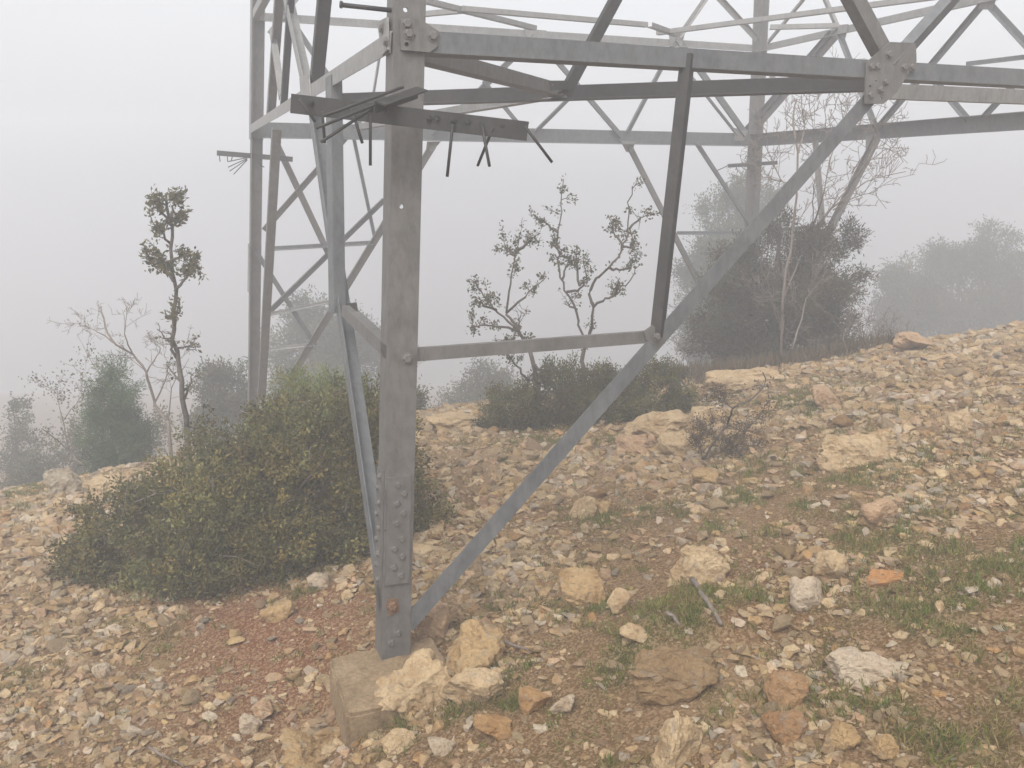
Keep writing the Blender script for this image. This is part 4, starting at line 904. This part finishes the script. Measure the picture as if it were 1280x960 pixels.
traced('thorn_shrub', [[(110, 510), (160, 430), (200, 380), (220, 320), (290, 290), (345, 225), (330, 190)], [(220, 320), (170, 285)], [(200, 380), (260, 410), (330, 330)], [(160, 430), (120, 400)], [(110, 510), (180, 480), (260, 450), (330, 470)], [(110, 510), (100, 440)], [(180, 480), (230, 430)], [(150, 500), (240, 500)]],
       c5, on_ground(885, 578)[1], 'dry twiggy thorn shrub with one long bent twig among the stones', .010, (.018, .6, (.13, .09, .05), .02), 9, .12, sub=2, cat='shrub', mat=BARK, clumps=1, jit=.08)
traced('dead_branch', [[(610, 150), (680, 120), (740, 90), (800, 60), (825, 75)], [(680, 120), (700, 60), (690, 20)], [(740, 90), (760, 40)], [(640, 140), (620, 60), (650, 10)], [(610, 150), (560, 120), (540, 90)], [(800, 60), (790, 20)]],
       c5, 9.4, 'tangle of dead grey branches at the brow beside the dark pine', .016, None, 8, .25, sub=2, cat='branches', mat=TWIG, jit=.15)

# pines and hazy trees --------------------------------------------------
def tree(name, spec, Y, base_px, label, nclump, nleaf, cr, L, wr, col, shell=.35, group=None, needle=True, tr=.07, limbs=18, var=.3, cat='tree'):
    lob = sublobes(lobes_at(spec, Y), 5 * len(spec), .34); b0 = base_of(*base_px, Y); b0[2] -= .05; t = tree_thing(name, b0, label, cat, group)
    a = Acc(); C = crown(a, lob, nclump, nleaf, cr, L, wr, col, var=var, shell=shell, needle=needle, up=.3)
    f = a.build('crown', LEAF, t, b0); f['kind'] = 'stuff'
    top = max((c[2] + r[2] * .7, c) for c, r in lob); tip = top[1].copy(); tip[2] = top[0]
    a = Acc(); tk = curve(b0, tip, .04, 9); a.tube(tk, np.linspace(tr, tr * .15, 9), 7)
    for c in C[RNG.choice(len(C), min(limbs, len(C)), replace=False)]:
        k = RNG.integers(1, 7); a.tube(curve(tk[k], c, .1, 5), np.linspace(tr * .35, tr * .08, 5), 5)
    a.build('trunk', BARK, t, b0, True); return t
tree('pine_tree', [(955, 400, 75, 62), (1015, 330, 40, 48, -.2), (1055, 300, 30, 22, .1), (1060, 352, 24, 18), (1050, 405, 30, 18, -.2), (930, 345, 42, 50, .2), (900, 415, 42, 42), (1000, 430, 60, 32, -.1), (975, 290, 26, 28), (925, 450, 40, 25), (1000, 375, 55, 40)], 10.7, (965, 470),
     'dark bushy pine at the brow behind the leafless tree', 2600, 38, .085, .06, .21, (.060, .056, .026), tr=.08, limbs=30)
tree('pine_tree', [(905, 300, 42, 62), (885, 390, 45, 60), (932, 235, 20, 36), (955, 270, 26, 36), (915, 430, 50, 40), (890, 340, 45, 40), (878, 445, 25, 30)], 20.5, (915, 520), 'tall fog-paled pine behind the far tower leg', 2400, 26, .14, .09, .28, PINE, tr=.12)
tree('pine_tree', [(1130, 385, 40, 45), (1128, 350, 24, 22), (1150, 400, 30, 40), (1110, 400, 26, 30), (1140, 440, 50, 30)], 25.0, (1135, 480), 'low fog-paled pine at the left of a larger one beyond the brow', 1500, 26, .17, .11, .3, PINE, tr=.12)
tree('pine_tree', [(1215, 370, 62, 60), (1240, 312, 34, 26), (1275, 365, 30, 45), (1190, 335, 30, 32), (1255, 292, 10, 8), (1230, 420, 70, 40), (1290, 400, 40, 50)], 26.0, (1225, 490), 'broad fog-paled pine beyond the brow with a leaning top', 2400, 26, .17, .11, .3, PINE, tr=.15)
tree('young_pine', [(145, 545, 34, 42), (143, 490, 25, 30), (141, 462, 14, 16), (152, 590, 38, 26), (125, 500, 14, 14), (168, 545, 18, 30)], 9.0, (148, 640), 'young green pine with rounded top left of the oak sapling', 800, 44, .07, .055, .14, (.055, .095, .032), tr=.035, limbs=14)
tree('hazy_tree', [(400, 425, 62, 42), (378, 388, 22, 18), (440, 450, 70, 45), (350, 440, 30, 32), (390, 480, 80, 40)], 19.5, (400, 560), 'rounded fog-paled tree showing through the lattice left of the nearest leg', 1500, 24, .18, .1, .3, PINE, tr=.1, needle=False)
tree('hazy_tree', [(278, 490, 32, 34), (262, 475, 18, 18), (295, 510, 30, 30), (270, 530, 40, 30)], 13.0, (280, 590), 'small hazy shrub-like tree behind the slender oak sapling', 420, 24, .11, .06, .4, (.07, .072, .032), tr=.04, needle=False)
tree('hazy_tree', [(605, 485, 36, 24), (570, 502, 26, 18), (630, 500, 30, 26), (600, 520, 55, 24)], 18.0, (600, 570), 'hazy rounded tree top behind the brow ledge', 600, 22, .14, .08, .35, (.07, .075, .035), tr=.06, needle=False)
tree('hazy_tree', [(24, 520, 16, 28), (30, 560, 20, 26), (12, 575, 16, 20)], 13.5, (25, 640), 'thin fog-paled sapling in the lower ground beyond the brow', 180, 18, .08, .05, .5, GREY_G, tr=.025, needle=False)
tree('hazy_tree', [(85, 560, 26, 28), (75, 590, 45, 22), (110, 520, 20, 26), (40, 600, 40, 18), (195, 540, 18, 30)], 12.0, (85, 645), 'straggly grey-green shrubs at the brow left of the young pine', 420, 20, .09, .05, .45, GREY_G, tr=.03, needle=False)
tree('hazy_tree', [(520, 500, 12, 20), (516, 530, 10, 14)], 10.5, (520, 570), 'slim hazy shrub peeking out right of the nearest leg', 70, 20, .08, .05, .45, GREY_G, tr=.02, needle=False)

# dry grass fringe under the pine --------------------------------------
acc = Acc(); n = 5000
X = RNG.uniform(2.0, 4.3, n); Y = RNG.uniform(9.3, 10.9, n); Z = ground_z(X, Y)
D = RNG.normal(size=(n, 3)) * .45 + np.array([0, 0, 1]); leaves(acc, np.c_[X, Y, Z - .01], D, RNG.uniform(.08, .28, n), .05, tints_for(n, (.13, .095, .05), .3), fold=.1)
tag(acc.build('dry_grass', BLADE), 'dry brownish grass and stalks along the brow under the pine', 'grass', kind='stuff')

# ------------------------------------------------------------------ grass and sticks
acc = Acc()
nt_ = 60000; X = RNG.uniform(-5, 6, nt_); Y = RNG.uniform(1.6, 9.5, nt_); Z = ground_z(X, Y); u, v = project(np.c_[X, Y, Z])
wt = np.clip(zone(u, v, GRASS) * np.clip(.4 + 1.9 * fbm(np.c_[X, Y, 0 * X] * 4.3, 3, 31), 0, 1.5) + .045, 0, 1); kp = (RNG.uniform(size=nt_) < wt) & (u > -60) & (u < 1340) & (v < 1010)
X, Y, Z = X[kp], Y[kp], Z[kp]; n = len(X); m = 15
P = np.repeat(np.c_[X, Y, Z - .004], m, 0); P[:, :2] += RNG.normal(0, .022, (len(P), 2))
D = RNG.normal(size=P.shape) * np.array([.6, .6, .25]) + np.array([0, 0, 1.])
tcol = np.repeat(np.where(RNG.uniform(size=(n, 1)) < .55, np.array([[.165, .19, .042]]), np.array([[.27, .21, .08]])), m, 0) * RNG.uniform(.6, 1.35, (len(P), 1))
leaves(acc, P, D, RNG.uniform(.014, .055, len(P)), .10, tcol, fold=.1, droop=.15)
print('grass', len(P))
tag(acc.build('grass', BLADE), 'short green and dry grass growing between the stones', 'grass', kind='stuff')

def stick(pxs, label, r):
    pts = [on_ground(*q) for q in pxs]; pts = [p + np.array([0, 0, h]) for p, h in zip(pts, np.linspace(.05, .012, len(pts)))]
    P = resample(pts, 8) ; P = P + RNG.normal(size=P.shape) * r * .3; a = Acc(); a.tube(P, np.linspace(r, r * .6, 8), 7); tag(a.build('stick', TWIG, None, None, True), label, 'stick')
stick([(864, 735), (880, 755), (902, 784)], 'thick grey stick leaning on the forked cream rock', .014)
stick([(832, 778), (850, 784)], 'short dark stick above the earth-caked rock', .010)
stick([(620, 810), (665, 818)], 'short grey stick on the rough buff boulder', .008)
stick([(188, 948), (230, 960)], 'thin stick on the gravel far below the big bush', .006)

# ------------------------------------------------------------------ haze
hz = bpy.data.materials.new('fog'); hz.use_nodes = True; n = hz.node_tree.nodes; n.clear()
pv = n.new('ShaderNodeVolumePrincipled'); pv.inputs['Color'].default_value = (.925, .94, .975, 1); pv.inputs['Density'].default_value = HAZE_DENSITY; pv.inputs['Anisotropy'].default_value = 0.2
om = n.new('ShaderNodeOutputMaterial'); hz.node_tree.links.new(pv.outputs[0], om.inputs['Volume'])
zlo = float(gzf.min()) - 1.0; zhi = 7.4
Vb = [(x, y, z) for z in (zlo, zhi) for x, y in ((-60, -30), (60, -30), (60, 80), (-60, 80))]
me = bpy.data.meshes.new('haze'); me.from_pydata(Vb, [], [(3, 2, 1, 0), (4, 5, 6, 7), (0, 1, 5, 4), (1, 2, 6, 5), (2, 3, 7, 6), (3, 0, 4, 7)]); me.materials.append(hz)
tag(link('haze', me), 'thick grey-white mountain fog around the tower', 'fog', kind='stuff')
print('zlo', zlo, 'tris', sum(len(o.data.polygons) for o in sc.objects if o.type == 'MESH'))
